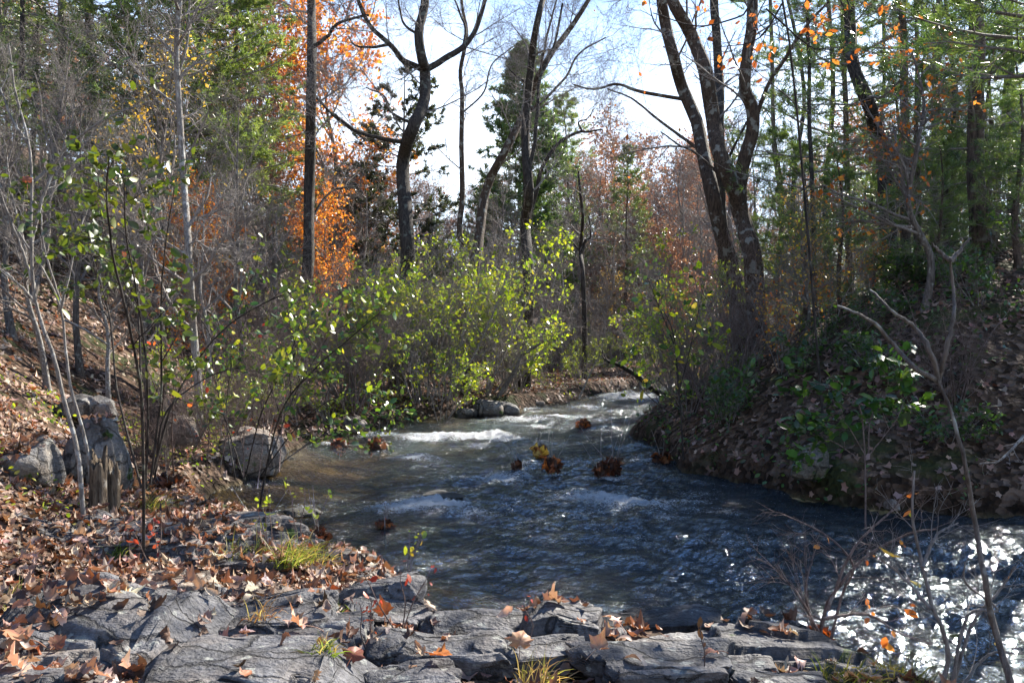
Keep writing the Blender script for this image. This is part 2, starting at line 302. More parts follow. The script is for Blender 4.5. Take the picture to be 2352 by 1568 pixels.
def watermat():
    m, nt, ns, L = newmat('stream_water'); tc = ns.new('ShaderNodeTexCoord')
    mp = N_(ns, 'ShaderNodeMapping'); mp.inputs['Scale'].default_value = (1., 1.9, 1.); mp.inputs['Rotation'].default_value = (0, 0, .35); L.new(tc.outputs['Object'], mp.inputs[0])
    a = N_(ns, 'ShaderNodeTexNoise', Scale=7, Detail=4., Roughness=.6); a.inputs['Distortion'].default_value = 1.2; L.new(mp.outputs[0], a.inputs['Vector'])
    b_ = N_(ns, 'ShaderNodeTexNoise', Scale=22., Detail=3., Roughness=.6); b_.inputs['Distortion'].default_value = .8; L.new(mp.outputs[0], b_.inputs['Vector'])
    ad = N_(ns, 'ShaderNodeMath', operation='MULTIPLY_ADD'); L.new(b_.outputs[0], ad.inputs[0]); ad.inputs[1].default_value = .3; L.new(a.outputs[0], ad.inputs[2])
    c_ = N_(ns, 'ShaderNodeTexNoise', Scale=70., Detail=1.); L.new(mp.outputs[0], c_.inputs['Vector']); ad3 = N_(ns, 'ShaderNodeMath', operation='MULTIPLY_ADD'); L.new(c_.outputs[0], ad3.inputs[0]); ad3.inputs[1].default_value = .12; L.new(ad.outputs[0], ad3.inputs[2]); ad = ad3
    bp = N_(ns, 'ShaderNodeBump', Strength=1., Distance=.065); L.new(ad.outputs[0], bp.inputs['Height'])
    fr = N_(ns, 'ShaderNodeFresnel', IOR=1.6); L.new(bp.outputs[0], fr.inputs['Normal'])
    tr = N_(ns, 'ShaderNodeBsdfTransparent'); dp = N_(ns, 'ShaderNodeAttribute', attribute_name='deep'); tc_ = N_(ns, 'ShaderNodeMix', data_type='RGBA'); L.new(dp.outputs['Fac'], tc_.inputs[0]); tc_.inputs[6].default_value = (.80,.70,.42,1); tc_.inputs[7].default_value = (.16,.20,.22,1); L.new(tc_.outputs[2], tr.inputs[0])
    gl = N_(ns, 'ShaderNodeBsdfGlossy', Roughness=.12); gl.inputs[0].default_value = (.84,.93,1,1); L.new(bp.outputs[0], gl.inputs['Normal'])
    mx = N_(ns, 'ShaderNodeMixShader'); L.new(fr.outputs[0], mx.inputs[0]); L.new(tr.outputs[0], mx.inputs[1]); L.new(gl.outputs[0], mx.inputs[2])
    at_ = N_(ns, 'ShaderNodeAttribute', attribute_name='foam')
    fn = N_(ns, 'ShaderNodeTexNoise', Scale=20., Detail=6., Roughness=.75); fn.inputs['Distortion'].default_value = 1.5; L.new(mp.outputs[0], fn.inputs['Vector'])
    s = N_(ns, 'ShaderNodeMath', operation='MULTIPLY_ADD'); s.inputs[1].default_value = 2.2; L.new(at_.outputs['Fac'], s.inputs[2]); L.new(fn.outputs[0], s.inputs[0])
    r = ramp(ns, [(.0, (0,0,0)), (1, (1,1,1))]); mr = N_(ns, 'ShaderNodeMapRange'); mr.inputs[1].default_value = 1.41; mr.inputs[2].default_value = 1.52; L.new(s.outputs[0], mr.inputs[0])
    fo = N_(ns, 'ShaderNodeBsdfPrincipled', Roughness=.4); fo.inputs['Base Color'].default_value = (.78,.82,.86,1); L.new(bp.outputs[0], fo.inputs['Normal'])
    ft = N_(ns, 'ShaderNodeBsdfTranslucent'); ft.inputs[0].default_value = (.8,.84,.88,1); fm = N_(ns, 'ShaderNodeMixShader', Fac=.5); L.new(fo.outputs[0], fm.inputs[1]); L.new(ft.outputs[0], fm.inputs[2])
    m2 = N_(ns, 'ShaderNodeMixShader'); L.new(mr.outputs[0], m2.inputs[0]); L.new(mx.outputs[0], m2.inputs[1]); L.new(fm.outputs[0], m2.inputs[2])
    o = ns.new('ShaderNodeOutputMaterial'); L.new(m2.outputs[0], o.inputs[0]); return m

# ------------------------------------------------------------------ ground + water
def spaced(segs):
    o = []
    for a, b, n in segs: o.append(np.linspace(a, b, n, endpoint=False))
    return np.concatenate(o+[[segs[-1][1]]])
def build_ground():
    xs = spaced([(-400,-120,12),(-120,-40,30),(-40,-14,60),(-14,10,260),(10,30,60),(30,120,34),(120,400,12)])
    ys = spaced([(-60,0,14),(0,2.5,14),(2.5,12,140),(12,30,150),(30,60,60),(60,140,34),(140,600,16)])
    X, Y = np.meshgrid(xs, ys); Z = H(X.ravel(), Y.ravel()).reshape(X.shape)
    Z = np.where(Z > .1, Z+.02*n2(X, Y, 9., 3, 3.), Z)
    v = np.stack([X, Y, Z], -1).reshape(-1, 3); i = np.arange(X.size).reshape(X.shape)
    f = np.stack([i[:-1,:-1], i[:-1,1:], i[1:,1:], i[1:,:-1]], -1).reshape(-1, 4)
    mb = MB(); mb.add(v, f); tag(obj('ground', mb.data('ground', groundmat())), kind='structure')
build_ground()
# rapids: (px, py, half-width px, half-height px, amount)
RAP = [(1060,1002,170,9,.62),(960,1010,60,8,.3),(950,1055,80,6,.42),(1000,1062,110,5,.2),(985,1160,150,11,.62),(900,1172,110,8,.45),(1370,1148,130,14,.52),(1480,1165,120,14,.45),(1400,1100,70,6,.4),(1580,1150,80,10,.35),
       (1110,1102,110,6,.35),(1160,1095,70,8,.35),(1440,912,85,9,.75),(1180,966,120,4,.4),(1290,958,90,4,.35),(1240,985,60,6,.35),(1530,1195,50,14,.28),(1600,1130,70,12,.2),(1300,1180,160,30,.15),(760,1020,60,5,.3),(1480,1060,60,8,.3),(1200,1075,50,14,.3),(1390,990,60,5,.3),(1150,1010,120,6,.4),(860,1000,80,5,.35),(1330,1065,60,8,.3),(1650,1180,80,14,.25),(1450,1240,140,20,.14),(1250,1130,80,8,.25),(1080,1180,90,8,.3),(1700,1240,60,14,.2),(1200,940,80,4,.3),(1340,935,60,4,.4),(1420,1000,40,4,.3),(1880,1330,70,14,.15),(2150,1250,90,14,.2),(700,1165,60,5,.2)]
def build_water():
    xs = spaced([(-6,-4,24),(-4,6,250),(6,12,60),(12,45,30)]); ys = spaced([(-8,2.6,24),(2.6,14,300),(14,28,180),(28,50,30)])
    X, Y = np.meshgrid(xs, ys); x = X.ravel(); y = Y.ravel()
    c, s = math.cos(.35), math.sin(.35)
    u = x*c-y*s; w = x*s+y*c
    foam = np.zeros_like(x); bump = np.zeros_like(x)
    yy = np.maximum(y, 2.5); px = CX+x/yy*F; py = HZ+CAMH*F/yy
    for a, b, hw, hh, am in RAP:
        C = wat(a, b); sx = hw/F*C[1]*.75; sy = max(.16, abs(wat(a, b-hh)[1]-C[1])*.8)
        g = np.exp(-((x-C[0])/sx)**2-((y-C[1]+.25*(x-C[0])*.3)/sy)**2)
        foam += 1.12*am*g; bump += .09*am*np.exp(-((x-C[0])/sx)**2-((y-C[1]-.1)/(sy*1.3))**2)
    ch = sm((px-650)/500)*sm((y-4)/1.)        # choppier in the main current
    ch = .35+.65*ch
    md = .35+.9*sm(.5+1.1*n2(u, w*1.6, .9, 2, 50.))
    gz = sm((x-.9)/1.)*sm((8.4-y)/1.5); md = md*(1+.35*gz)
    z = ch*(.085*n2(u*1., w*2., 1.3, 3, 1.)+md*(.085*n2(u, w*1.9, 3.0, 3, 5.)+(.024+.042*gz)*n2(u, w*1.7, 8., 3, 7.)))+bump*(.7+2.2*np.abs(n2(x, y, 11., 3, 2.)))
    foam = foam*(1+.9*n2(u, w*2.2, 3., 3, 12.))+.10*ch*n2(u*.7, w*1.6, 1.3, 3, 12.)
    v = np.stack([x, y, z], -1); i = np.arange(X.size).reshape(X.shape)
    f = np.stack([i[:-1,:-1], i[:-1,1:], i[1:,1:], i[1:,:-1]], -1).reshape(-1, 4)
    d = np.minimum(np.minimum(dseg(x, y, NEAR), dseg(x, y, LEFT)), dseg(x, y, RIGHT)); deep = sm((np.minimum(dseg(x, y, NEAR), dseg(x, y, LEFT))-.3+.5*n2(x, y, 1.2, 3, 60.))/1.5)*sm((px-640+560*n2(x, y, .8, 3, 61.))/500); keep = inside(x, y) | (d < .45)
    f = f[keep[f].all(1)]
    us = np.unique(f); mp = np.zeros(len(v), int); mp[us] = np.arange(len(us)); v = v[us]; f = mp[f]
    mb = MB(); mb.add(v, f); me = mb.data('water', watermat())
    a = me.attributes.new('foam', 'FLOAT', 'POINT'); a.data.foreach_set('value', foam[us])
    a = me.attributes.new('deep', 'FLOAT', 'POINT'); a.data.foreach_set('value', deep[us])
    tag(obj('stream_water', me), kind='structure')
build_water()
#PART2
# ------------------------------------------------------------------ plant generators
def resample(P, r, K):
    t = np.linspace(0, len(P)-1, K); k = np.minimum(t.astype(int), len(P)-2); u = (t-k)[:, None]
    return P[k]*(1-u)+P[k+1]*u, np.interp(t, np.arange(len(r)), r)
def trunk_add(mb, pts, r0, r1, n=40, S=12, flare=.35, rough=.06):
    P = smooth_path(pts, n); t = np.linspace(0, 1, n)
    P = P+np.column_stack([fbm(np.column_stack([t*7+r0*99, t*0+k, t*0]), 2)*r0*.5*np.minimum(t*6, 1) for k in range(3)])
    r = r0+(r1-r0)*t; L = np.linalg.norm(P-P[0], axis=1)
    r = r*(1+flare*np.exp(-L/(r0*3+1e-6)))
    v, f = tubes(P, r, S)
    c = np.repeat(P, S, 0); k = 1+rough*2*fbm(np.column_stack([v[:, 0]*6, v[:, 1]*6, v[:, 2]*1.5]), 3)
    mb.add(c+(v-c)*k[:, None], f); return P, r
def branches(mb, P, r, specs, S0=6):
    lv = []
    for i, s in enumerate(specs):
        P, r = grow(P, r, **s); lv.append((P, r)); mb.add(*tubes(P, r, max(3, S0-i*2)))
    return lv
def leaves(P, per, size, cols, tmpl=LQ, jit=.5, off=.03, t0=.15, droop=0., up=None, cj=.18, sub=1., clus=0):
    N, K, _ = P.shape
    if sub < 1:
        P = P[R.random(N) < sub]; N = len(P)
        if N == 0: return None
    t = t0+(1-t0)*R.random((N, per)); s = t*(K-1); k = np.minimum(s.astype(int), K-2); n = np.arange(N)[:, None]
    pos = (P[n, k]+(P[n, k+1]-P[n, k])*(s-k)[..., None]).reshape(-1, 3); pos = pos+off*R.normal(size=pos.shape)
    if clus: pos = pos[vn(pos*clus+3.3) > .02]
    X, Y, Z = frames_for(len(pos), up, 1., droop); sc = size*np.clip(1+jit*R.normal(size=len(pos)), .35, 2.2)
    v, f = place(tmpl[0], tmpl[1], pos, X, Y, Z, sc); c = pal(len(pos), cols, cj)
    return v, f, np.repeat(c, len(tmpl[1]), 0)
def tufts(pos, D, n, ln, wd, cols, spread=.75, cj=.2):
    N = len(pos); q = R.normal(size=(N, n, 3)); d = nz(D[:, None]+spread*q); s = nz(np.cross(d, R.normal(size=(N, n, 3))))
    L = ln*(.7+.5*R.random((N, n, 1))); b = pos[:, None]+.02*R.normal(size=(N, n, 3))
    v = np.stack([b-s*wd*.5, b+s*wd*.5, b+d*L+s*wd*.25, b+d*L-s*wd*.25], 2)
    f = np.arange(N*n*4).reshape(-1, 4); c = np.repeat(pal(N, cols, cj), n, 0)
    return v.reshape(-1, 3), f, c
PINE = [(.11,.16,.065),(.15,.20,.07),(.075,.12,.06),(.19,.23,.08)]
def pine_crown(tr, nd, P, r, z0f, rad, nb, ntw, ntf, nn=7, ln=.13, wd=.014, cols=PINE, droop=-.02, shape=1., S=4, dens=1.):
    # P, r: one trunk path; branches from fraction z0f upward, longest low down
    n = nb; t = z0f+(1-z0f)*np.sort(R.random(n))**1.0; s = t*(len(P)-1); k = np.minimum(s.astype(int), len(P)-2); u = (s-k)[:, None]
    pos = P[k]*(1-u)+P[k+1]*u; a = np.arange(n)*2.39996+R.normal(size=n)*.4
    L = rad*((1-(t-z0f)/(1-z0f))**shape*.9+.12)*(.65+.6*R.random(n))
    rise = .10+.35*(t-z0f)/(1-z0f)+.12*R.normal(size=n)
    D = nz(np.column_stack([np.cos(a), np.sin(a), rise])); K = 6; out = [pos]; p = pos
    for i in range(K-1):
        D = nz(D+.10*R.normal(size=D.shape)+np.array([0, 0, droop+.03*i])); p = p+D*(L/(K-1))[:, None]; out.append(p)
    B = np.stack(out, 1); rb = (np.clip(L*.014, .006, .05))[:, None]*np.linspace(1, .3, K)[None]
    tr.add(*tubes(B, rb, S))
    T, rt = grow(B, rb, ntw, .22, 1., 1., .75, 4, .12, .04, .5, .45, .75)
    T = T[:, :1]+(T-T[:, :1])*np.repeat(np.clip(L*.38, .12, 1.2), ntw)[:, None, None]
    tr.add(*tubes(T, rt, 3))
    N = len(T); tt = .25+.75*R.random((N, ntf)); s = tt*3; k = np.minimum(s.astype(int), 2); nn_ = np.arange(N)[:, None]
    pos = (T[nn_, k]+(T[nn_, k+1]-T[nn_, k])*(s-k)[..., None]).reshape(-1, 3); DD = nz((T[nn_, k+1]-T[nn_, k]).reshape(-1, 3)+np.array([0, 0, .15])*.1)
    keep = R.random(len(pos)) < dens
    nd.add(*tufts(pos[keep], nz(DD[keep]), nn, ln, wd, cols))
def finish(root, parts):
    for name, mb, mats in parts:
        if mb.v: obj(name, mb.data(name, mats), root)
    return root
def copy_tree(o, parent=None):
    c = o.copy(); col.objects.link(c)
    if parent: c.parent = parent
    for ch in o.children: copy_tree(ch, c)
    return c
def loc(P, b): return np.asarray(P, float)-np.asarray(b, float)
def pxpath(pts, Y, dy=0., base=None):
    n = len(pts); P = [at(px, py, Y+dy*i/(n-1)+(.0 if i == 0 else .02*Y*R.normal())) for i, (px, py) in enumerate(pts)]
    P = np.array(P)
    z = h1(P[0][0], P[0][1])-.12; P[0][2] = z
    return P
def traced(name, label, cat, trunks, Y, bark, specs=None, leaf=None, group=None, flare=.18, n=40, S=12, kidbark=None):
    """trunks: list of (pixel path, r0, r1, dy); the first starts on the ground"""
    Ps = []; base = None
    for i, (pts, r0, r1, dy) in enumerate(trunks):
        if i == 0: P = pxpath(pts, Y, dy); base = P[0].copy(); base[2] += .12
        else:
            P = np.array([at(px, py, Y+dy*j/(len(pts)-1)) for j, (px, py) in enumerate(pts)])
            A = Ps[0][0] if i < 9 else None
            allp = np.concatenate([q for q, _ in Ps]); d = np.linalg.norm((allp-P[0])[:, [0, 2]], axis=1); P[:, 1] += (allp[d.argmin()]-P[0])[1]; P[0] = allp[d.argmin()]
        Ps.append(None); Ps.pop()
        tr = trunk_mb if i else MB()
        if i == 0: trunk_mb = tr
        Q, r = trunk_add(trunk_mb, loc(P, base), r0, r1, n, S if i == 0 else max(6, S-3), flare if i == 0 else 0.)
        Ps.append((Q+base, r))
    root = empty(name, tuple(base), label, cat, group)
    bm_ = MB(); lm = MB()
    if specs:
        rs = [resample(loc(Q, base), r, 24) for Q, r in Ps]
        P = np.stack([a for a, b in rs]); r = np.stack([b for a, b in rs])
        lv = branches(bm_, P, r, specs, 6)
        if leaf:
            for lf in (leaf if isinstance(leaf, list) else [leaf]):
                q = leaves(lv[-1][0], **{k: v for k, v in lf.items() if k != 'mat'})
                if q: lm.add(*q)
    lf0 = leaf[0] if isinstance(leaf, list) else leaf
    return finish(root, [('trunk', trunk_mb, M[bark]), ('branches', bm_, M[kidbark or 'twig']), ('leaves', lm, M[lf0['mat']] if lf0 else None)])

def G(M_, t0, t1, ln, ang, K, wob, up, **k): return dict(M=M_, t0=t0, t1=t1, ln=ln, ang=ang, K=K, wob=wob, up=up, **k)
# ------------------------------------------------------------------ prototypes for woodland trees (their parts are shared by copies)
def proto_bare(Ht, seed, bark='bark_grey', twig='twig', dens=1.):
    tm, bm_ = MB(), MB(); lean = R.normal(size=2)*.06*Ht
    pts = [(0,0,-.2)]+[(lean[0]*t+.15*R.normal(), lean[1]*t+.15*R.normal(), Ht*t) for t in (.2,.4,.6,.8,1.)]
    P, r = trunk_add(tm, pts, .0115*Ht+.02, .015, 30, 8); P, r = resample(P, r, 24)
    branches(bm_, P[None], r[None], [G(int(16*dens), .25, 1, .34*Ht, .75, 7, .13, .06, taper=.6), G(9, .15, 1, .13*Ht, .7, 5, .15, .04), G(6, .1, 1, .06*Ht, .7, 4, .18, .03, rmin=.005), G(3, .2, 1, .03*Ht, .7, 3, .2, .02, rmin=.004)], 6)
    return [('trunk', tm.data('trunk', M[bark])), ('branches', bm_.data('branches', M[twig]))]
def proto_oak(Ht, seed, cols, bark='bark_grey', size=.10, per=5, lo=.25, sub=1.):
    tm, bm_, lm = MB(), MB(), MB()
    pts = [(0,0,-.2)]+[(.2*R.normal(), .2*R.normal(), Ht*t) for t in (.2,.4,.6,.8,1.)]
    P, r = trunk_add(tm, pts, .012*Ht+.02, .02, 30, 8); P, r = resample(P, r, 24)
    lv = branches(bm_, P[None], r[None], [G(24, lo, 1, .36*Ht, .95, 7, .12, .05, taper=.6), G(10, .15, 1, .15*Ht, .75, 5, .15, .03), G(6, .1, 1, .07*Ht, .7, 4, .18, .02, rmin=.004)], 6)
    q = leaves(lv[-1][0], per, size, cols, off=.06, t0=.2, sub=sub); lm.add(*q)
    return [('trunk', tm.data('trunk', M[bark])), ('branches', bm_.data('branches', M['twig'])), ('leaves', lm.data('leaves', M['leaf']))]
def proto_pine(Ht, seed, z0=.12, rad=.26, nb=120, cols=PINE, wd=.02, ln=.15, dens=1., shape=.8, ntw=8, ntf=6, nn=6):
    tm, bm_, nm = MB(), MB(), MB()
    pts = [(0,0,-.2)]+[(.08*R.normal(), .08*R.normal(), Ht*t) for t in (.2,.4,.6,.8,1.)]
    P, r = trunk_add(tm, pts, .011*Ht+.03, .015, 30, 8)
    pine_crown(bm_, nm, P, r, z0, rad*Ht, nb, ntw, ntf, nn, ln, wd, cols, dens=dens, shape=shape)
    return [('trunk', tm.data('trunk', M['bark_pine'])), ('branches', bm_.data('branches', M['twig'])), ('needles', nm.data('needles', M['needle']))]
def proto_brush(Ht, seed, cols=None, per=3, size=.06, mat='leaf', ns_=9, twig='twig', sub=1., spread=.5, tm=LQ, up=None, clus=0):
    bm_, lm, sm_ = MB(), MB(), MB()
    a = R.random(ns_)*6.28; tilt = spread*(.3+.8*R.random(ns_)); D = nz(np.column_stack([np.cos(a)*tilt, np.sin(a)*tilt, np.ones(ns_)]))
    p = np.column_stack([np.cos(a)*.12, np.sin(a)*.12, np.full(ns_, -.1)])*Ht*.3; p[:, 2] = -.1; out = [p]; L = Ht*(.7+.5*R.random(ns_))
    for i in range(8): D = nz(D+.08*R.normal(size=D.shape)+np.array([0, 0, -.01])); p = p+D*(L/8)[:, None]; out.append(p)
    S = np.stack(out, 1); rs = (.006+.004*Ht)*np.linspace(1, .3, 9)[None]*(.6+.7*R.random((ns_, 1)))
    sm_.add(*tubes(S, rs, 5))
    lv = branches(bm_, S, rs, [G(8, .15, 1, .38*Ht, .7, 6, .13, .02, rmin=.003), G(7, .1, 1, .17*Ht, .75, 5, .18, .02, rmin=.0025), G(4, .1, 1, .08*Ht, .7, 3, .2, 0, rmin=.002)], 5)
    o = [('stems', sm_.data('stems', M[twig])), ('twigs', bm_.data('twigs', M[twig]))]
    if cols: lm.add(*leaves(lv[-1][0], per, size, cols, tm, off=.02, t0=.3, sub=sub, up=up, clus=clus)); o.append(('leaves', lm.data('leaves', M[mat])))
    return o
def inst(parts, name, x, y, label, cat, group=None, sc=1., rz=None, dz=0., tilt=0.):
    o = empty(name, (x, y, h1(x, y)+dz), label, cat, group)
    o.rotation_euler = (tilt*R.normal(), tilt*R.normal(), R.random()*6.28 if rz is None else rz); o.scale = (sc, sc, sc)
    for n, me in parts: obj(n, me, o)
    return o
def X(px, Y): return (px-CX)/F*Y

NCG = [(.11,.18,.055),(.15,.22,.07),(.07,.12,.045),(.20,.26,.08)]
OR_ = [(.72,.24,.03),(.85,.36,.05),(.62,.18,.03),(.85,.45,.08),(.5,.15,.04)]
RB_ = [(.25,.12,.09),(.30,.155,.115),(.20,.10,.075),(.36,.20,.15),(.27,.11,.085)]
YE_ = [(.70,.50,.07),(.60,.38,.05),(.65,.42,.10)]
GR_ = [(.24,.32,.03),(.32,.40,.035),(.14,.22,.03),(.38,.43,.045),(.25,.32,.07),(.42,.40,.06)]
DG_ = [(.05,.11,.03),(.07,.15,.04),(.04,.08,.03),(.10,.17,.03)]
ORG = [(.55,.17,.04),(.45,.13,.03),(.62,.26,.06)]
BARE = [proto_bare(13, 0), proto_bare(11, 1), proto_bare(15, 2), proto_bare(9, 3, 'bark_pale')]
OAKO = [proto_oak(13, 0, OR_+[(.45,.20,.08)], per=8, size=.13, lo=.15, sub=.85)]
OAKR = [proto_oak(13, 0, RB_, per=6, size=.13, lo=.12, sub=.85), proto_oak(12, 1, [(.29,.14,.11),(.33,.19,.15),(.23,.11,.09),(.20,.13,.11)], per=4, size=.14, lo=.1)]
PIN = [proto_pine(14, 0, nb=120, wd=.02, ln=.17, dens=.8), proto_pine(12, 1, .2, .24, 100, wd=.02), proto_pine(15, 2, .25, .2, 110, wd=.02)]
YPIN = [proto_pine(5.5, 11, .1, .27, 54, NCG, .010, .12, .75, .6, ntw=8, ntf=6, nn=7)]
LPIN = [(.21,.28,.09),(.28,.34,.11),(.15,.21,.08)]
PINL = [proto_pine(14, 3, .08, .25, 110, LPIN, .022, .2, .75)]
BRUSH = [proto_brush(3., 0), proto_brush(2.4, 1, twig='twig_red'), proto_brush(3.6, 2, twig='twig_red')]
BRL = [proto_brush(2.6, 3, GR_, 4, .062, 'gleaf', sub=.66, ns_=6, clus=1.9), proto_brush(2.2, 4, GR_, 4, .06, 'gleaf', spread=.9, sub=.55, ns_=5, clus=2.6), proto_brush(3.2, 5, GR_, 4, .065, 'gleaf', sub=.66, ns_=6, spread=.6, clus=2.)]
BRD = [proto_brush(1.1, 6, DG_, 2, .07, 'gleaf', spread=.9, tm=LE, sub=.25, up=np.array([0,0,1.2]), ns_=5), proto_brush(.9, 7, DG_, 2, .075, 'gleaf', spread=1.2, tm=LE, sub=.25, up=np.array([0,0,1.2]), ns_=5)]
BRY = [proto_brush(2.4, 8, YE_+ORG, 2, .06, 'leaf', sub=.3, ns_=6)]

# ------------------------------------------------------------------ the traced trees
SP = [G(8, .35, 1, 2.0, .85, 7, .12, .05, rf=.28, rcap=.03), G(7, .15, 1, 1.0, .75, 5, .15, .03), G(5, .1, 1, .5, .7, 4, .18, .02, rmin=.004), G(3, .2, 1, .3, .7, 3, .2, 0, rmin=.0035)]
traced('bare_tree', 'straight dark tree trunk before the orange oak, one thin limb reaching right near its top', 'tree',
  [([(690,905),(698,700),(712,600),(707,400),(714,230),(716,100),(713,0),(706,-200),(712,-420)], .165, .10, 0), ([(726,112),(748,86),(775,55),(845,33)], .06, .03, -1), ([(735,230),(790,290),(850,330)], .04, .02, 1), ([(700,520),(760,440),(830,425)], .04, .015, 1.5)],
  22, 'bark_dark', SP[:3])
traced('bare_tree', 'tall black bare tree left of centre forking into three limbs against the white sky', 'tree',
  [([(912,930),(914,800),(924,690),(936,600),(929,470),(930,370),(950,300),(975,235),(975,165),(966,140),(960,70),(975,-20),(965,-250)], .21, .10, 0),
   ([(966,152),(925,128),(898,98),(850,55),(820,0),(800,-60)], .085, .04, -.8), ([(980,160),(1010,130),(1060,100),(1090,55),(1112,-10),(1140,-120)], .09, .05, 1), ([(935,330),(880,322),(830,308),(790,282),(755,258)], .06, .025, -1), ([(898,98),(860,108),(820,106),(800,85)], .045, .015, -.5), ([(940,300),(905,270),(890,235),(850,215)], .035, .015, .5), ([(955,90),(930,60),(918,15),(905,-60)], .035, .02, 1), ([(1070,90),(1065,40),(1050,0),(1020,-80)], .04, .02, 1)],
  21, 'bark_dark', [G(7, .4, 1, 1.9, .85, 7, .13, .03, rf=.25, rcap=.025), G(6, .15, 1, 1.0, .75, 5, .16, .03), G(6, .1, 1, .55, .7, 4, .2, .02, rmin=.004), G(3, .2, 1, .3, .7, 3, .2, 0, rmin=.0035)], kidbark='twig')
traced('bare_tree', 'grey tree leaning right at the centre, a crooked second stem rising from its elbow', 'tree',
  [([(1072,930),(1083,700),(1088,620),(1100,520),(1118,430),(1160,345),(1205,255),(1228,190),(1260,130),(1300,80),(1350,10),(1400,-80)], .175, .055, 1),
   ([(1088,575),(1066,556),(1057,520),(1062,450),(1060,330),(1062,230),(1058,170),(1072,90),(1062,20),(1055,-100)], .10, .04, 1), ([(1210,250),(1245,215),(1300,160),(1335,100),(1400,60)], .05, .02, -1), ([(1236,160),(1250,110),(1268,30),(1290,-40)], .045, .02, 1), ([(1062,260),(1110,205),(1130,140),(1190,90)], .03, .015, .5)],
  24, 'bark_oak', SP, kidbark='twig')
traced('bare_tree', 'upright bare tree in the centre, one long limb bowing out right against the sky', 'tree',
  [([(1203,925),(1206,800),(1212,620),(1206,520),(1214,440),(1205,330),(1210,240),(1222,130),(1240,40),(1262,-60),(1270,-200)], .185, .06, 0),
   ([(1212,520),(1230,440),(1248,370),(1290,310),(1335,285),(1360,282),(1393,278)], .075, .022, -.5), ([(1340,284),(1333,268),(1355,258),(1368,235)], .03, .012, 0), ([(1210,400),(1228,330),(1232,270),(1240,190),(1270,120),(1290,20)], .06, .03, 1), ([(1216,180),(1190,170),(1170,150)], .04, .015, 1)],
  23, 'bark_dark', SP, kidbark='twig')
traced('bare_tree', 'small crooked dead tree with a hooked stem standing before the pale pine and red woods', 'tree',
  [([(1343,760),(1340,640),(1334,575),(1338,500),(1332,440),(1328,395)], .085, .03, 0), ([(1336,580),(1350,548),(1362,535),(1356,490)], .06, .02, 0), ([(1334,575),(1310,540),(1295,520)], .035, .015, 0)], 27, 'bark_dark', [G(6, .3, 1, 1., .8, 6, .16, .03), G(5, .2, 1, .4, .7, 4, .2, 0)])
# the big pair on the right bank
SPR = [G(6, .45, 1, 2.2, .9, 7, .12, .01, rf=.2, rcap=.025), G(6, .15, 1, 1.0, .75, 5, .15, .0), G(4, .1, 1, .45, .7, 4, .2, 0, rmin=.003), G(2, .2, 1, .24, .7, 3, .2, 0, rmin=.0022)]
traced('big_tree', 'big lichened tree on the right bank leaning left, left stem of the large pair', 'tree',
  [([(1700,800),(1690,660),(1668,560),(1645,460),(1625,385),(1600,290),(1563,200),(1545,130),(1528,50),(1515,-20),(1505,-120)], .155, .10, 1.2), ([(1560,195),(1500,170),(1440,150),(1380,160),(1330,150)], .042, .014, -1.), ([(1600,330),(1530,270),(1460,215),(1400,190)], .035, .012, 1.5)],
  15.8, 'bark_oak', SPR, kidbark='twig')
traced('big_tree', 'big lichened tree on the right bank with a high fork, right of the pair', 'tree',
  [([(1742,800),(1735,670),(1722,580),(1700,500),(1682,430),(1655,355),(1635,270),(1617,160),(1590,95),(1555,20),(1535,-30),(1515,-120)], .18, .10, .2),
   ([(1700,480),(1708,420),(1722,350),(1738,290),(1740,230),(1724,190),(1728,100),(1736,0),(1735,-120)], .135, .09, -1.), ([(1738,290),(1760,200),(1805,130),(1850,60),(1900,10)], .04, .02, -1), ([(1690,440),(1600,350),(1560,330),(1520,300)], .03, .012, 1)],
  15, 'bark_oak', SPR, dict(per=1, size=.09, cols=ORG, sub=.06, mat='leaf', t0=.3), kidbark='twig')
traced('dark_tree', 'dark straight trunk standing close behind the large forked pair', 'tree',
  [([(1668,800),(1662,600),(1658,450),(1652,300),(1648,150),(1640,0),(1640,-200)], .15, .10, 0), ([(1656,400),(1700,300),(1735,250)], .04, .02, 0)], 21, 'bark_dark', [G(5, .4, 1, 1.4, .9, 6, .12, .03, rf=.25), G(4, .2, 1, .6, .7, 4, .15, .03), G(3, .2, 1, .3, .7, 3, .15, 0)])
# right woods
def ptrunk(label, pts, r, Y, bark='bark_pine', crown=None, name='pine_tree', cat='tree', group=None):
    P = pxpath(pts, Y); base = P[0].copy(); base[2] += .12; tm, bm_, nm = MB(), MB(), MB()
    Q, rr = trunk_add(tm, loc(P, base), r, r*.6, 40, 10)
    if crown: pine_crown(bm_, nm, Q, rr, **crown)
    return finish(empty(name, tuple(base), label, cat, group), [('trunk', tm, M[bark]), ('branches', bm_, M['twig']), ('needles', nm, M['needle'])])
NC = [(.10,.17,.055),(.14,.21,.065),(.065,.115,.045),(.19,.25,.08)]
def CR(z0, rad, nb, dens=1., ntw=9, ntf=7, nn=8, ln=.12, wd=.011, cols=NC, shape=.35): return dict(z0f=z0, rad=rad, nb=nb, ntw=ntw, ntf=ntf, nn=nn, ln=ln, wd=wd, cols=cols, dens=dens, shape=shape)
ptrunk('thick dark trunk leaning left in the right woods, forked near the top', [(2050,640),(2042,500),(2032,400),(2015,320),(1985,220),(1958,140),(1950,60),(1942,-60),(1938,-110)], .17, 17, 'bark_dark', CR(.45, 2.2, 18, .4, shape=.8), 'pine_tree')
ptrunk('reddish barked straight pine right of the leaning dark trunk', [(2082,640),(2080,450),(2078,280),(2074,100),(2070,-20),(2068,-90)], .10, 16, 'bark_pine', CR(.35, 1.7, 24, .5, shape=.8), 'pine_tree')
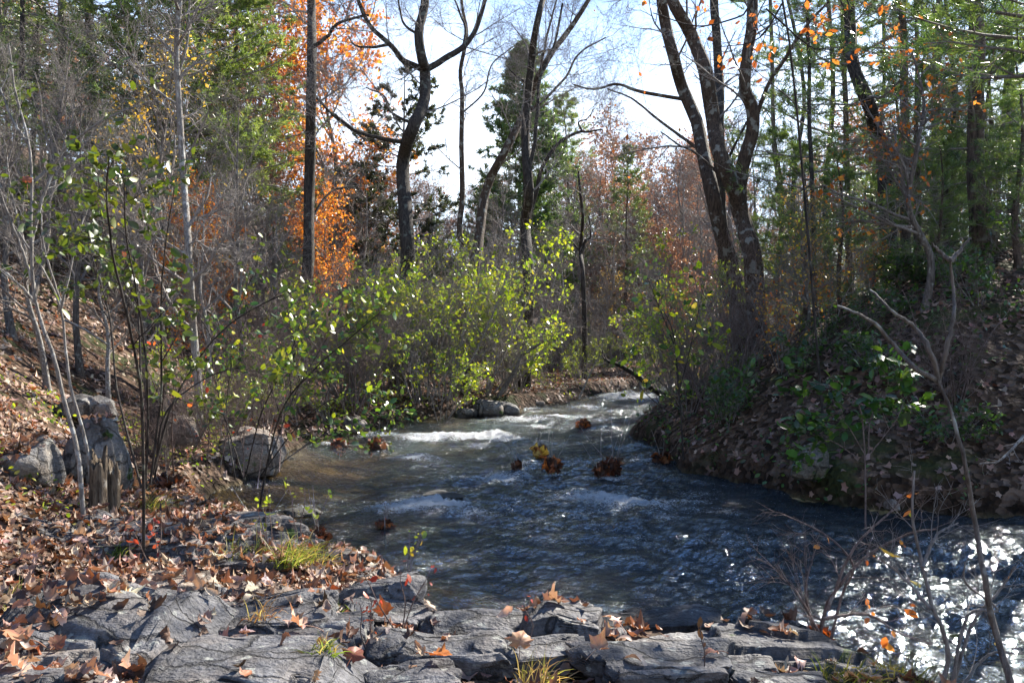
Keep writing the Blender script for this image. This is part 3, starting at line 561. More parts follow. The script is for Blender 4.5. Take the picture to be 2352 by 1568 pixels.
ptrunk('stout pine with dense shining boughs at the far right', [(2252,700),(2250,500),(2246,300),(2240,100),(2237,-20),(2235,-80)], .15, 13.2, 'bark_pine', CR(.28, 1.5, 34, .55, shape=.9), 'pine_tree')
ptrunk('slim dark young pine with thin level branches right of the forked pair', [(1872,680),(1868,500),(1862,350),(1858,200),(1856,60),(1850,-80)], .045, 15, 'bark_dark', CR(.15, 1.5, 34, .35, shape=.9), 'pine_tree')
ptrunk('pine at the right edge whose bright boughs hang nearest the camera', [(2430,760),(2428,500),(2426,300),(2424,60),(2422,-60),(2420,-160)], .10, 8.6, 'bark_pine', CR(.5, 1.95, 40, .75, wd=.007, nn=11, ln=.10, shape=.6), 'pine_tree')
ptrunk('pine with a bare lower trunk between the leaning dark trunk and the slim young pine', [(1950,660),(1948,450),(1942,250),(1936,100),(1932,-80)], .085, 21, 'bark_pine', CR(.3, 2.4, 50, .7, wd=.016), 'pine_tree')
ptrunk('tall grey trunk in the right woods between the two pines', [(2150,680),(2146,450),(2150,200),(2155,40),(2157,-80)], .10, 18, 'bark_grey', CR(.42, 2.4, 44, .9), 'pine_tree')
ptrunk('thin grey pine just right of the large forked pair', [(1802,680),(1795,500),(1780,350),(1775,200),(1770,40),(1765,-100)], .07, 22, 'bark_grey', CR(.3, 1.7, 30, .45, wd=.016), 'pine_tree')
ptrunk('dark pine filling the upper right corner', [(2330,720),(2325,400),(2318,100),(2315,-90)], .12, 17, 'bark_dark', CR(.35, 2.2, 40, .6), 'pine_tree')
for px, Y, rr in ((2180,15,.05),(2110,20,.07),(1905,24,.09),(2010,22,.06),(1830,26,.08),(2300,19,.08)):
    ptrunk('thin bare trunk standing in the shade of the right woods', [(px,700),(px-8,450),(px+12*R.normal(),200),(px+20*R.normal(),-100)], rr, Y, 'bark_dark', None, 'bare_tree', 'tree', 'thin trunks in the right woods')
ptrunk('broken grey stump beside the stout pine at the far right', [(2290,690),(2288,600),(2287,540),(2284,478)], .125, 13.6, 'stump', None, 'tree_stump', 'stump')
# left woods
ptrunk('tall pine trunk with a sunlit right side in the upper left woods', [(112,560),(118,400),(132,250),(140,120),(142,0),(145,-200)], .15, 26, 'bark_grey', CR(.62, 2.6, 30, .6, wd=.02), 'pine_tree')
ptrunk('slim dark trunk left of the sunlit pine trunk', [(68,540),(75,350),(80,200),(86,60),(92,-150)], .10, 27, 'bark_dark', CR(.5, 2., 24, .5, wd=.02), 'pine_tree')
ptrunk('slim dark trunk just inside the left edge', [(38,520),(44,300),(50,100),(52,-150)], .09, 24, 'bark_dark', None, 'bare_tree')
ptrunk('pine trunk seen through the yellow leaves behind the pale sapling', [(452,700),(452,450),(455,250),(458,50),(460,-150)], .10, 25, 'bark_pine', CR(.25, 3.2, 110, 1., wd=.028, ln=.17, cols=LPIN), 'pine_tree')
traced('young_tree', 'pale smooth young tree in front of the orange sprays, left of centre', 'tree',
  [([(458,1050),(455,900),(446,770),(432,600),(424,430),(413,230),(407,100),(412,-20),(410,-160)], .062, .03, 0), ([(414,190),(425,90),(430,0)], .02, .012, 0), ([(432,590),(400,560),(370,545)], .018, .008, 0), ([(434,600),(470,560),(510,580),(545,545)], .016, .007, 0), ([(415,250),(350,200),(300,150),(270,100)], .018, .008, .5)],
  11.8, 'bark_pale', [G(16, .25, 1, 1.1, .95, 7, .13, .04, rmin=.004), G(6, .15, 1, .5, .75, 5, .17, .02, rmin=.003), G(4, .1, 1, .22, .7, 4, .2, 0)], kidbark='twig', flare=.2)
# ------------------------------------------------------------------ woodland
bx = X
# conifers with their own labels
PL = PINL[0]
inst(PL, 'pine_tree', bx(300,24), 24, 'bright green pine in the upper left, behind the yellow leaved branches', 'tree', sc=1.0)
inst(PIN[0], 'pine_tree', bx(205,26), 26, 'dark green pine between the sunlit trunk and the bright pine, upper left', 'tree', sc=1.05)
inst(PL, 'pine_tree', bx(540,27), 27, 'light green pine showing between the pale sapling and the orange oak', 'tree', sc=.95)
inst(PL, 'pine_tree', bx(10,20), 20, 'small yellowish pine low at the left edge', 'tree', sc=.36)
inst(PIN[1], 'pine_tree', bx(-40,30), 30, 'dark pine cut by the upper left corner', 'tree', sc=1.)
CEN = proto_pine(14, 5, .05, .22, 260, [(.12,.19,.07),(.16,.24,.07),(.08,.14,.06)], .036, .2, 1., .7, nn=7)
inst(CEN, 'pine_tree', bx(1205,37), 37, 'broad white pine in the centre rising behind the bare trees', 'tree', sc=1.0)
inst(PL, 'pine_tree', bx(1300,44), 44, 'sunlit yellow green pine right of the central pine', 'tree', sc=.95)
SCR = proto_pine(10, 6, .22, .22, 46, [(.045,.06,.03),(.07,.075,.035),(.03,.04,.025)], .03, .11, 1., .35, ntw=9, ntf=9, nn=7)
inst(SCR, 'pine_tree', bx(925,29), 29, 'dark scrub pine with flat ragged branches behind the black forked tree', 'tree', sc=1.03)
inst(SCR, 'pine_tree', bx(830,27), 27, 'low olive pine with drooping boughs between the orange oak and the black tree', 'tree', sc=.68)
inst(PIN[2], 'pine_tree', bx(1440,36), 36, 'slender pine left of the large forked pair', 'tree', sc=.62)
inst(PL, 'pine_tree', bx(1000,45), 45, 'green pine low behind the black forked tree', 'tree', sc=.5)
# oaks
inst(OAKO[0], 'oak_tree', bx(762,31), 31, 'bright orange oak right of the straight dark trunk', 'tree', sc=.98)
inst(OAKR[0], 'oak_tree', bx(640,34), 34, 'russet oak left of the straight dark trunk', 'tree', sc=.9)
inst(OAKO[0], 'oak_tree', bx(745,24), 24, 'small orange oak low beside the straight dark trunk', 'tree', sc=.38)
inst(OAKR[0], 'oak_tree', bx(610,33), 33, 'tall rust red oak at the upper left edge of the sky', 'tree', sc=1.15)
inst(OAKR[0], 'oak_tree', bx(1400,52), 52, 'round russet oak under the white sky right of centre', 'tree', sc=.98)
inst(OAKR[1], 'oak_tree', bx(1530,48), 48, 'faded red oak just left of the large forked pair', 'tree', sc=.78)
inst(OAKO[0], 'oak_tree', bx(455,15.5), 15.5, 'small orange sapling oak glowing behind the pale young tree', 'tree', sc=.27, dz=.4)
inst(OAKO[0], 'oak_tree', bx(1560,24), 24, 'tiny orange oak beside the stream bend', 'tree', sc=.2)
YEL = proto_oak(7, 9, YE_, size=.07, per=2, sub=.5)
inst(YEL, 'young_tree', bx(385,20), 20, 'sparse bright yellow leaved young tree left of the pale sapling', 'tree', sc=1.0)
inst(YEL, 'young_tree', bx(1840,13), 13, 'golden leaved young tree low in the right woods', 'tree', sc=.32)
inst(YEL, 'young_tree', bx(1395,33), 33, 'low yellow leaved tree behind the small crooked dead tree', 'tree', sc=.5)
ORS = proto_oak(6, 10, ORG, size=.09, per=2, sub=.3)
inst(ORS, 'young_tree', bx(2120,11.5), 11.5, 'thin tree with scattered orange leaves in front of the right pines', 'tree', sc=.6)
# bare trees and far woods
GB = 'bare trees in the woods'
for px, Y, s in [(175,24,.6),(395,23,.5),(500,24,.5),(610,26,.5),(-30,26,.7),(140,36,1.),(640,30,.6),(530,16,.4)]:
    inst(BARE[R.integers(0,4)], 'bare_tree', bx(px,Y), Y, 'thin grey leafless tree among the brush of the left hillside', 'tree', 'bare trees on the left hillside', sc=s*(.9+.2*R.random()))
for px, Y, s in [(800,26,.5),(830,30,.5),(1000,32,.55),(1045,36,.6),(1130,30,.5),(1180,34,.6),(1290,30,.5),(1330,35,.5),(1400,40,.55),(1460,38,.5),(1500,44,.6),(1560,34,.6),(880,38,.6),(960,46,.7),(1100,48,.7),(1270,50,.7),(700,44,.8),(1600,40,.6)]:
    inst(BARE[R.integers(0,4)], 'bare_tree', bx(px,Y), Y, 'slender leafless tree in the brown woods behind the stream', 'tree', 'bare trees behind the stream', sc=s*(.9+.2*R.random()))
for px, Y, s in [(1750,28,.75),(1800,34,.8),(1900,32,.8),(2060,26,.6),(2140,24,.55),(2230,22,.5),(2330,24,.6),(1700,32,.8),(2000,38,1.),(2200,36,1.)]:
    inst(BARE[R.integers(0,4)], 'bare_tree', bx(px,Y), Y, 'leafless tree in the shaded woods above the right bank', 'tree', 'bare trees in the right woods', sc=s*(.9+.2*R.random()))
for px, Y, k, s in [(1860,38,1,.6),(1960,42,2,.6),(2080,34,0,.65),(2200,30,1,.75),(2320,32,0,.8),(2450,26,2,.8)]:
    inst(PIN[k], 'pine_tree', bx(px,Y), Y, 'green pine far back in the right woods', 'tree', 'pines in the right woods', sc=s)
for i in range(46):
    Y = 50+34*R.random(); px = -150+2600*R.random(); k = R.random()
    s = (.55+.2*R.random())*Y/62 if 660 < px < 1600 else (.9+.3*R.random())
    if k < .5: inst(OAKR[i % 2], 'oak_tree', bx(px,Y), Y, 'hazy russet tree in the farthest line of woods', 'tree', 'russet trees far behind the stream', sc=s*.85)
    elif k < .85: inst(BARE[i % 4], 'bare_tree', bx(px,Y), Y, 'hazy leafless tree in the farthest line of woods', 'tree', 'leafless trees far behind the stream', sc=s)
    else: inst(PIN[i % 3], 'pine_tree', bx(px,Y), Y, 'hazy green pine in the farthest line of woods', 'tree', 'pines far behind the stream', sc=s*.8)
for px, Y, k, s in [(1345,46,1,.75),(1385,42,0,.7),(1450,46,1,.85),(1500,40,0,.6),(1560,44,1,.8),(1620,50,0,.9),(1330,60,0,.9),(1470,58,1,1.),(1590,60,0,1.),(1260,62,1,.8),(1120,60,0,.8),(1010,56,1,.75),(880,52,0,.75),(950,60,1,.85),(780,48,1,.75),(700,46,0,.8),(1410,36,1,.42),(1530,33,0,.4),(470,34,0,.9),(540,42,1,1.2),(90,34,0,.9)]:
    inst(OAKR[k], 'oak_tree', bx(px,Y), Y, 'reddish brown leaved oak in the woods behind the stream', 'tree', 'russet oaks behind the stream', sc=s)
for i in range(16):
    px = 680+900*(i+R.random())/16; Y = 25+22*R.random()
    inst(BARE[3], 'bare_tree', bx(px,Y), Y, 'thin pale leafless tree rising out of the brush beyond the thicket', 'tree', 'pale thin trees beyond the thicket', sc=(.55+.35*R.random())*Y/34, tilt=.05)
# brush
for i in range(85):
    Y = 13.5+25*R.random(); px = -60+1650*R.random(); x = bx(px, Y)
    if px < 620 and Y < 21: continue
    if not (inside(np.array([x]), np.array([Y]))[0] or dseg(np.array([x]), np.array([Y]), RIGHT)[0] < .6 or (x > 1.8 and Y < 27)):
        inst(BRUSH[i % 3], 'bare_shrub', x, Y, 'tangle of leafless grey and reddish twigs in the undergrowth beyond the left bank', 'shrub', 'leafless brush beyond the left bank', sc=.6+.5*R.random())
for k, (px, Y, s) in enumerate([(1850,15,.6),(1930,13.5,.5),(2110,15,.8),(2190,17.5,.9),(2270,14.5,.7),(1790,18,.8),(2340,12.5,.6),(2160,12.8,.4),(2060,20,1.),(2280,19,1.),]):
    inst(YPIN[0], 'young_pine', bx(px,Y), Y, 'young green pine filling the gaps between the trunks of the right woods', 'tree', 'young pines in the right woods', sc=s)
for i in range(26):
    Y = 9.5+18*R.random()**1.3; px = 1500+960*R.random(); x = bx(px, Y)
    if inside(np.array([x]), np.array([Y]))[0] or dseg(np.array([x]), np.array([Y]), RIGHT)[0] < .3 or x < 2.3: continue
    inst(BRUSH[i % 3], 'bare_shrub', x, Y, 'tangle of leafless twigs in the shaded undergrowth of the right bank', 'shrub', 'leafless brush on the right bank', sc=.28+.35*R.random())
for px, Y, s in [(300,9.2,.35),(380,9.3,.35),(430,10.5,.4),(510,10.8,.4),(560,11.8,.4),(610,12.6,.45),(640,13.8,.45)]:
    inst(BRUSH[1 + (px//10) % 2], 'bare_shrub', bx(px,Y), Y, 'dense reddish twigs standing along the edge of the left bank', 'shrub', 'reddish brush on the left bank', sc=s)
for px, Y, s, k in [(520,11.6,.5,1),(600,12.6,.45,1),(450,12.6,.5,0),(690,14.4,.55,1)]:
    inst(BRL[k], 'leafy_shrub', bx(px,Y), Y, 'low green leaved shrub among the reddish twigs of the left bank', 'shrub', 'green shrubs on the left bank', sc=s)
for i, (px, Y, s) in enumerate([(30,13,.42),(110,11,.36),(185,14,.42),(250,12,.34),(360,13,.4),(480,13.5,.42),(540,15,.5),(620,17,.45),(70,17,.55),]):
    inst(BARE[3 if i % 2 else 1], 'bare_sapling', bx(px,Y), Y, 'spindly leafless sapling growing out of the leaf litter of the left slope', 'sapling', 'leafless saplings on the left slope', sc=s, tilt=.09)
# leafy thicket in the centre
TH = [(765,15.2,.6,1),(835,16.6,.7,0),(975,18.6,1.0,2),(965,18,1.1,0),(1010,18.6,1.15,2),(1110,20,1.2,2),(1150,20.5,1.1,1),(1200,21.5,1.15,2),(1010,17.8,.85,1),(1085,19.3,.8,1),(1260,23.2,.55,1),(1340,26,.5,0),(860,17.2,.5,1),(800,17,.9,2),(1160,23,1.0,0),(1430,30,.8,1),(1500,31,.8,0),(700,15.5,.8,1),(760,17,.95,2),(820,17.5,1.,0),(910,19,1.05,2),(1030,20.5,1.1,2),(650,15.5,.55,0),(1400,29,.7,1),(1330,24.5,.5,1)]
for px, Y, s, k in TH:
    inst(BRL[k], 'leafy_shrub', bx(px,Y), Y, 'shrub with bright green backlit leaves in the thicket on the far bank', 'shrub', 'green thicket on the far bank', sc=s)
for px, Y, s, k in [(1620,14,.7,1),(1580,13,.6,0),(1650,16,.8,2),(1555,15,.7,0),(1600,18,.9,2),(1530,20,.8,1)]:
    inst(BRL[k], 'leafy_shrub', bx(px,Y), Y, 'loose green leaved shrub at the foot of the right bank below the large pair', 'shrub', 'green shrubs below the large pair', sc=s)
for i in range(20):
    Y = 8.9+5.5*R.random(); px = 1620+760*R.random(); x = bx(px, Y)
    if inside(np.array([x]), np.array([Y]))[0] or dseg(np.array([x]), np.array([Y]), RIGHT)[0] < .5: continue
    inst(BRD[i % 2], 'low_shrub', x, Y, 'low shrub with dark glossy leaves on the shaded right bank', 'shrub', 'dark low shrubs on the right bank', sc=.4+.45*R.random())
for px, Y, s in [(1800,12,.6),(1900,13,.6),(1700,17,.7),(1990,14,.5)]:
    inst(BRY[0], 'yellow_shrub', bx(px,Y), Y, 'shrub with sparse yellow and orange leaves above the right bank', 'shrub', 'yellow shrubs above the right bank', sc=s)
# ------------------------------------------------------------------ left foreground plants
CHG = [(.055,.09,.015),(.09,.13,.02),(.04,.065,.015),(.16,.19,.025),(.06,.075,.02)]
def stems(name, label, cat, paths, Y, r0, specs, leaf=None, mat='gleaf', bark='twig', group=None, dy=.0, extra=None):
    sm_, bm_, lm = MB(), MB(), MB(); Ps = []
    P0 = at(paths[0][0][0], paths[0][0][1], Y); base = np.array([P0[0], Y, h1(P0[0], Y)])
    for i, pts in enumerate(paths):
        P = np.array([at(px, py, Y+dy*(i-len(paths)/2)*j/len(pts)+.04*R.normal()) for j, (px, py) in enumerate(pts)])
        if i == 0: P[0] = base-[0, 0, .05]
        elif P[0][2] < h1(P[0][0], P[0][1])+.25: P[0][2] = h1(P[0][0], P[0][1])-.05
        rr = r0*(1 if i == 0 else .75)
        Q = smooth_path(loc(P, base), 24); Q += min(.004, .12*r0)*R.normal(size=Q.shape); r = rr*np.linspace(1, .35, 24)
        sm_.add(*tubes(Q, r, 8)); Ps.append((Q, r))
    P = np.stack([a for a, b in Ps]); r = np.stack([b for a, b in Ps]); root = empty(name, tuple(base), label, cat, group)
    lv = branches(bm_, P, r, specs, 5) if specs else []
    if leaf:
        q = leaves(lv[-1][0], **leaf)
        if q: lm.add(*q)
    return finish(root, [('stems', sm_, M[bark]), ('twigs', bm_, M[bark]), ('leaves', lm, M[mat])])
SG = [G(7, .3, 1, .55, .8, 6, .12, .01, rmin=.0022), G(5, .2, 1, .26, .7, 4, .15, 0, rmin=.0016)]
stems('leafy_shrub', 'tall arching shrub with large olive green leaves hanging in front of the left hillside', 'shrub',
  [[(330,1120),(327,950),(300,760),(262,600),(245,460),(250,360)], [(335,1120),(340,900),(318,700),(290,540),(285,420)], [(345,1110),(370,900),(370,700),(380,560),(400,440)], [(350,1090),(400,920),(500,770),(620,690),(760,640)], [(355,1100),(380,950),(470,870),(560,840)], [(325,1120),(270,900),(250,720),(200,560),(150,450)], [(330,1110),(320,760),(300,560),(210,500),(130,480)]],
  5.6, .011, SG, dict(per=7, size=.043, cols=CHG, tmpl=LE, off=.02, t0=.3, sub=.9), mat='oleaf', bark='bark_dark', dy=.5)
stems('leafy_shrub', 'spray of long thin stems with green leaves leaning over the left bank toward the stream', 'shrub',
  [[(590,1100),(640,960),(720,850),(800,780),(870,720)], [(560,1110),(600,950),(660,830),(690,740)], [(600,1090),(700,960),(800,900),(900,870)], [(540,1100),(520,950),(540,800),(580,700)], [(610,1080),(680,900),(760,760),(800,660)], [(560,1100),(500,900),(480,760)], [(620,1080),(740,1000),(840,960),(910,950)]],
  9.3, .011, [G(9, .2, 1, .7, .75, 6, .14, .01, rmin=.003), G(7, .15, 1, .32, .7, 4, .18, 0, rmin=.002)], dict(per=5, size=.052, cols=GR_+DG_+DG_, tmpl=LE, off=.02, t0=.2, sub=.65), mat='oleaf', bark='bark_dark', dy=.9)
stems('sapling', 'pale smooth sapling at the far left with a curled brown leaf in its fork', 'sapling',
  [[(195,1120),(178,1040),(150,930),(120,810),(88,720),(74,630),(72,520),(72,420),(66,330),(35,210),(20,100)], [(72,420),(115,385),(160,330),(250,270),(340,235)], [(78,660),(60,600),(30,520),(0,440)], [(72,560),(100,450),(130,380)], [(85,700),(40,650),(-20,600)], [(66,330),(30,280),(0,200)]],
  6.3, .019, [G(7, .3, 1, .55, .8, 6, .10, .04, rf=.25, rmin=.002), G(4, .2, 1, .26, .7, 4, .12, 0, rmin=.0014)], dict(per=4, size=.07, cols=CHG, tmpl=LE, off=.02, sub=.10), bark='bark_pale')
stems('sapling', 'thinner pale sapling just right of the far left one, forked low over the boulders', 'sapling',
  [[(215,1090),(200,1030),(165,900),(150,800),(140,710),(105,630),(60,560),(20,500)], [(140,710),(175,560),(200,480),(230,400)], [(140,700),(100,560),(95,470)]],
  6.9, .015, [G(5, .3, 1, .55, .8, 6, .10, .04, rf=.25, rmin=.002), G(3, .2, 1, .26, .7, 4, .12, 0, rmin=.0014)], None, bark='bark_pale')
stems('bare_shrub', 'thicket of straight dark twigs around the stump on the left bank', 'shrub',
  [[(400+40*k+8*R.normal(), 1080+15*R.normal()), (395+42*k, 980), (380+46*k+25*R.normal(), 860), (380+50*k+40*R.normal(), 740+40*R.normal())] for k in range(7)],
  8.6, .008, [G(8, .1, 1, .55, .6, 5, .12, .03, rmin=.0025), G(6, .1, 1, .25, .7, 4, .16, 0, rmin=.002)], dict(per=2, size=.05, cols=[(.45,.06,.03),(.16,.22,.03),(.5,.12,.04)], tmpl=LE, off=.02, sub=.15), bark='twig_red', mat='leaf', dy=1.)
stems('sapling', 'slender forked grey sapling crossing the stream at the lower right', 'sapling',
  [[(2335,1640),(2320,1568),(2285,1440),(2260,1330),(2240,1200),(2215,1060),(2185,950),(2155,873)], [(2155,873),(2172,810),(2190,730),(2189,660),(2183,600)], [(2183,600),(2165,585),(2140,560)], [(2183,600),(2200,580),(2230,545)], [(2155,873),(2135,800),(2095,748),(2050,715),(2000,665)], [(2155,873),(2105,848),(2060,800),(2010,745),(1965,718),(1925,703)]],
  3.5, .0165, None, bark='bark_grey')
stems('bare_shrub', 'leafless twiggy shrub in front of the sun glitter at the bottom right', 'shrub',
  [[(2150,1600),(2178,1500),(2140,1380),(2110,1260),(2095,1180),(2100,1080)], [(2175,1510),(2230,1440),(2300,1350),(2330,1300)], [(2172,1520),(2260,1510),(2352,1500)], [(2140,1400),(2080,1330),(2020,1280)], [(2178,1490),(2220,1420),(2290,1400),(2220,1340),(2215,1290)], [(2120,1300),(2150,1230),(2200,1200)]],
  3.7, .012, [G(6, .2, 1, .32, .8, 6, .14, .02, rf=.35, rmin=.0016), G(5, .2, 1, .15, .7, 4, .2, 0, rmin=.0012)], dict(per=1, size=.05, cols=ORG+YE_, tmpl=LE, off=.01, sub=.012), bark='twig', mat='leaf')
stems('bare_shrub', 'brown leafless shrub with hanging leaves at the water edge, right of the slabs', 'shrub',
  [[(1870,1540),(1890,1420),(1940,1330),(2000,1270),(2090,1225),(2150,1215)], [(1870,1540),(1930,1380),(1960,1300),(1900,1230),(1800,1180)], [(1880,1480),(1850,1360),(1870,1270)], [(1890,1420),(1990,1410),(2060,1450),(2140,1480)], [(1900,1400),(1960,1260),(2040,1180),(2080,1130)], [(1880,1450),(1830,1360),(1790,1320)]],
  4.5, .012, [G(7, .15, 1, .36, .8, 6, .14, .02, rf=.35, rmin=.0016), G(6, .2, 1, .17, .7, 4, .2, 0, rmin=.0012)], dict(per=2, size=.045, cols=ORG+[(.15,.16,.03)], tmpl=LE, off=.01, sub=.05, droop=1.), bark='twig_red', mat='leaf')
stems('leafy_shrub', 'overhanging shrub of dark blue green leaves in front of the mossy right bank', 'shrub',
  [[(1990,1040),(1980,960),(1930,900),(1840,870)], [(1995,1040),(2000,960),(2040,880),(2010,830)], [(1985,1040),(1930,960),(1860,960)], [(2000,1040),(2060,960),(2080,900)], [(1970,1050),(1900,1010),(1850,1040)]],
  8.0, .009, [G(7, .2, 1, .4, .8, 5, .14, 0, rmin=.002), G(4, .2, 1, .2, .7, 4, .2, 0, rmin=.0016)], dict(per=5, size=.085, cols=DG_, tmpl=LE, off=.02, up=np.array([0,0,1.5])), bark='twig_red')
stems('sapling', 'thin dark leafy stem rising beside the stream left of the right bank', 'sapling',
  [[(1570,1090),(1560,900),(1545,760),(1500,680)], [(1560,900),(1590,780),(1620,640)], [(1555,960),(1480,900),(1450,840)], [(1548,790),(1520,720),(1480,620)]],
  11.3, .012, [G(8, .2, 1, .55, .8, 5, .14, .02, rmin=.003), G(4, .2, 1, .25, .7, 4, .2, 0, rmin=.002)], dict(per=3, size=.08, cols=GR_+DG_+YE_[:1], tmpl=LE, off=.02, sub=.5), bark='bark_dark')
stems('hanging_branch', 'branch of orange beech leaves hanging from the top edge over the large pair', 'branch',
  [[(1900,-60),(1800,10),(1700,40),(1600,60),(1500,30)], [(1800,5),(1740,90),(1640,110)], [(1760,20),(1850,100),(1900,120)], [(1900,-60),(1950,20),(1870,60)]],
  9.5, .015, [G(8, .1, 1, .8, .7, 5, .12, -.02, rmin=.003), G(5, .2, 1, .35, .7, 4, .15, -.02, rmin=.002)], dict(per=3, size=.06, cols=ORG+[(.35,.12,.05)], tmpl=LE, off=.015, sub=.35), bark='bark_dark', mat='leaf')
# ------------------------------------------------------------------ rocks
import bmesh
from mathutils.bvhtree import BVHTree
_ico = {}
def ico(n):
    if n not in _ico:
        b = bmesh.new(); bmesh.ops.create_icosphere(b, subdivisions=n, radius=1); b.verts.ensure_lookup_table()
        _ico[n] = (np.array([v.co for v in b.verts]), np.array([[v.index for v in f.verts] for f in b.faces])); b.free()
    return _ico[n]
BV = []
def rock(name, label, cat, x, y, lx, ly, h, rz=0., e=.55, sub=5, seed=0, strata=.0, rough=.13, mat='rock', tilt=(0,0), dz=0., group=None, z=None, ridge=.16):
    V, Fc = ico(sub); o = seed*13.7
    p = np.sign(V)*np.abs(V)**e
    p[:, 2] = np.sign(V[:, 2])*np.abs(V[:, 2])**(e*.7)
    q = p*np.array([lx, ly, h])*.5; k = 1.6/max(lx, ly)**.6
    p = q+nz(V)*(rough*min(lx, ly, 2.5*h)*fbm(q*k*1.6+o, 5))[:, None]
    rp_ = np.random.default_rng(seed+500); sc3 = np.array([lx, ly, h])*.5
    for _ in range(20 if e > .45 else 9):
        nn = rp_.normal(size=3); nn[2] = abs(nn[2])*.8 if e > .45 else .25*nn[2]; nn /= np.linalg.norm(nn)
        sup = ((p/sc3)@(nn*1.)); m_ = np.max(sup)*(.72+.16*rp_.random()); ex = np.maximum(0, sup-m_); p = p-(ex*.92)[:, None]*nn*sc3/((nn*nn).sum())
    # slab outline: angular plan
    ang = np.arctan2(V[:, 1], V[:, 0]); pr = 1+.32*vn(np.column_stack([np.cos(ang)*1.4+o, np.sin(ang)*1.4, ang*0]))+.12*vn(np.column_stack([np.cos(ang)*4+o, np.sin(ang)*5, ang*0]))
    p[:, :2] *= pr[:, None]
    if strata: 
        lay = fbm(np.column_stack([p[:, 0]*.5+o, p[:, 1]*.5, p[:, 2]*strata]), 2); sd = 1-np.abs(V[:, 2])**2
        p[:, :2] *= (1+.22*lay*sd*min(1, h/ min(lx, ly)*3))[:, None]
    top = np.clip(V[:, 2], 0, 1)
    t = p[:, 1]*9/max(.3, ly)**.5+.8*vn(p*1.3+o); saw = (t*.5-np.floor(t*.5))
    p[:, 2] += top*h*ridge*(.5*(saw-.5)+.9*fbm(np.column_stack([p[:, 0]*1.5+o, p[:, 1]*5, p[:, 2]*0]), 4))
    p += .012*fbm(p*11+o, 3)[:, None]*nz(V)
    from mathutils import Matrix, Euler
    Rm = np.array(Euler((tilt[0], tilt[1], rz)).to_matrix()); p = p@Rm.T
    zz = (h1(x, y) if z is None else z)+dz
    mb = MB(); mb.add(p, Fc); me = mb.data(name, M[mat]); ob = obj(name, me, None, (x, y, zz)); tag(ob, label, cat, group)
    BV.append(BVHTree.FromPolygons([Vector(a) for a in (p+[x, y, zz])], Fc.tolist())); return ob
def slab(label, px, py, wpx, hpx, t=.1, rz=0., seed=0, mat='rock', e=.36, strata=9., dz=0., cat='rock ledge', name='rock_ledge', **k):
    z = .35
    for _ in range(6):
        Y = (CAMH-z)*F/(py-HZ); x = (px-CX)/F*Y; z = max(.0, h1(x, Y))+t*.5
    d = hpx/((CAMH-z)*F/Y**2)
    k.setdefault('tilt', (.06*R.normal()+.04, .05*R.normal()))
    return rock(name, label, cat, x, Y, 1.12*wpx/F*Y, d*1.15, t*1.15, rz, e, 5, seed, strata, mat=mat, z=z-t*.5, dz=dz, **k)
def bedrock():
    xs = np.linspace(-4.2, 3.0, 560); ys = np.linspace(2.6, 6.6, 330); X_, Y_ = np.meshgrid(xs, ys); x = X_.ravel(); y = Y_.ravel()
    hz = H(x, y); c, s_ = math.cos(.06), math.sin(.06); u = x*c+y*s_; w = -x*s_+y*c
    g = n2(u*.45, w*1.5, 1., 4, 40.)*9+.5*w; fl = np.floor(g); fr = g-fl; st = fl+sm(fr/.07)
    z = hz+.045*(st-.4*w)-.03+.022*n2(u, w*3., 1.6, 4, 41.)+.008*n2(u, w*2, 11., 3, 42.)
    z = np.minimum(z, hz+.16); edge = sm((np.minimum(dseg(x, y, NEAR), 9)-.0)/.18); ins = inside(x, y)
    z = np.where(ins, hz-.12, z*edge+(1-edge)*(-.03)); z = np.where(x < -2.2-.3*n2(x, y, 1., 2, 3.), z-.10*sm((-2.2-x)/1.), z)
    v = np.column_stack([x, y, z]); i = np.arange(x.size).reshape(X_.shape); f = np.stack([i[:-1,:-1], i[:-1,1:], i[1:,1:], i[1:,:-1]], -1).reshape(-1, 4)
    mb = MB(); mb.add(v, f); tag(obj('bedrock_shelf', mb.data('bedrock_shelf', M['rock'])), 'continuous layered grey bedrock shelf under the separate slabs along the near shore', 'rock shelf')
    BV.append(BVHTree.FromPolygons([Vector(a) for a in v], f.tolist()))
slab('long smooth grey slab filling the bottom edge left of centre, lying lowest of all', 590, 1530, 440, 150, .20, .05, 1, rough=.10, ridge=.22)
slab('grey folded ledge with rounded ridges at the left, above the smooth bottom slab', 210, 1420, 380, 110, .24, -.15, 2, rough=.22, ridge=.4)
slab('pointed dark grey ledge with a peaked left end, left foreground', 265, 1372, 190, 50, .26, -.2, 3, rough=.25)
slab('broad grey ledge with parallel cracks between the left and the middle slabs', 640, 1400, 330, 70, .16, .05, 4)
slab('sloping grey slab with pale top just right of the smooth bottom slab', 700, 1455, 230, 50, .12, .1, 5)
slab('stack of thin grey plates ending at the water, left of centre', 880, 1338, 165, 38, .22, .02, 6, strata=16., e=.42)
slab('low grey plate under the thin stacked plates', 900, 1400, 200, 42, .12, -.05, 7)
slab('thick grey block with a lit top at the water edge, centre foreground', 1300, 1413, 170, 48, .24, .04, 8, e=.36, strata=12.)
slab('layered ledge of thin plates left of the thick grey block', 1130, 1432, 260, 46, .12, .06, 9, strata=18.)
slab('wide grey slab in the centre foreground with its far edge raised', 1020, 1480, 300, 60, .16, .04, 10)
slab('shadowed low slab at the bottom edge in the centre', 960, 1545, 260, 60, .14, -.08, 11)
slab('pale layered ledge right of the wide central slab', 1230, 1492, 240, 46, .12, .12, 12, strata=16.)
slab('dark grey wet slab at the water edge right of the thick block', 1490, 1418, 250, 44, .12, .03, 13)
slab('big flat bluish slab at the bottom right of centre', 1520, 1512, 360, 80, .14, .06, 14, rough=.10, ridge=.25)
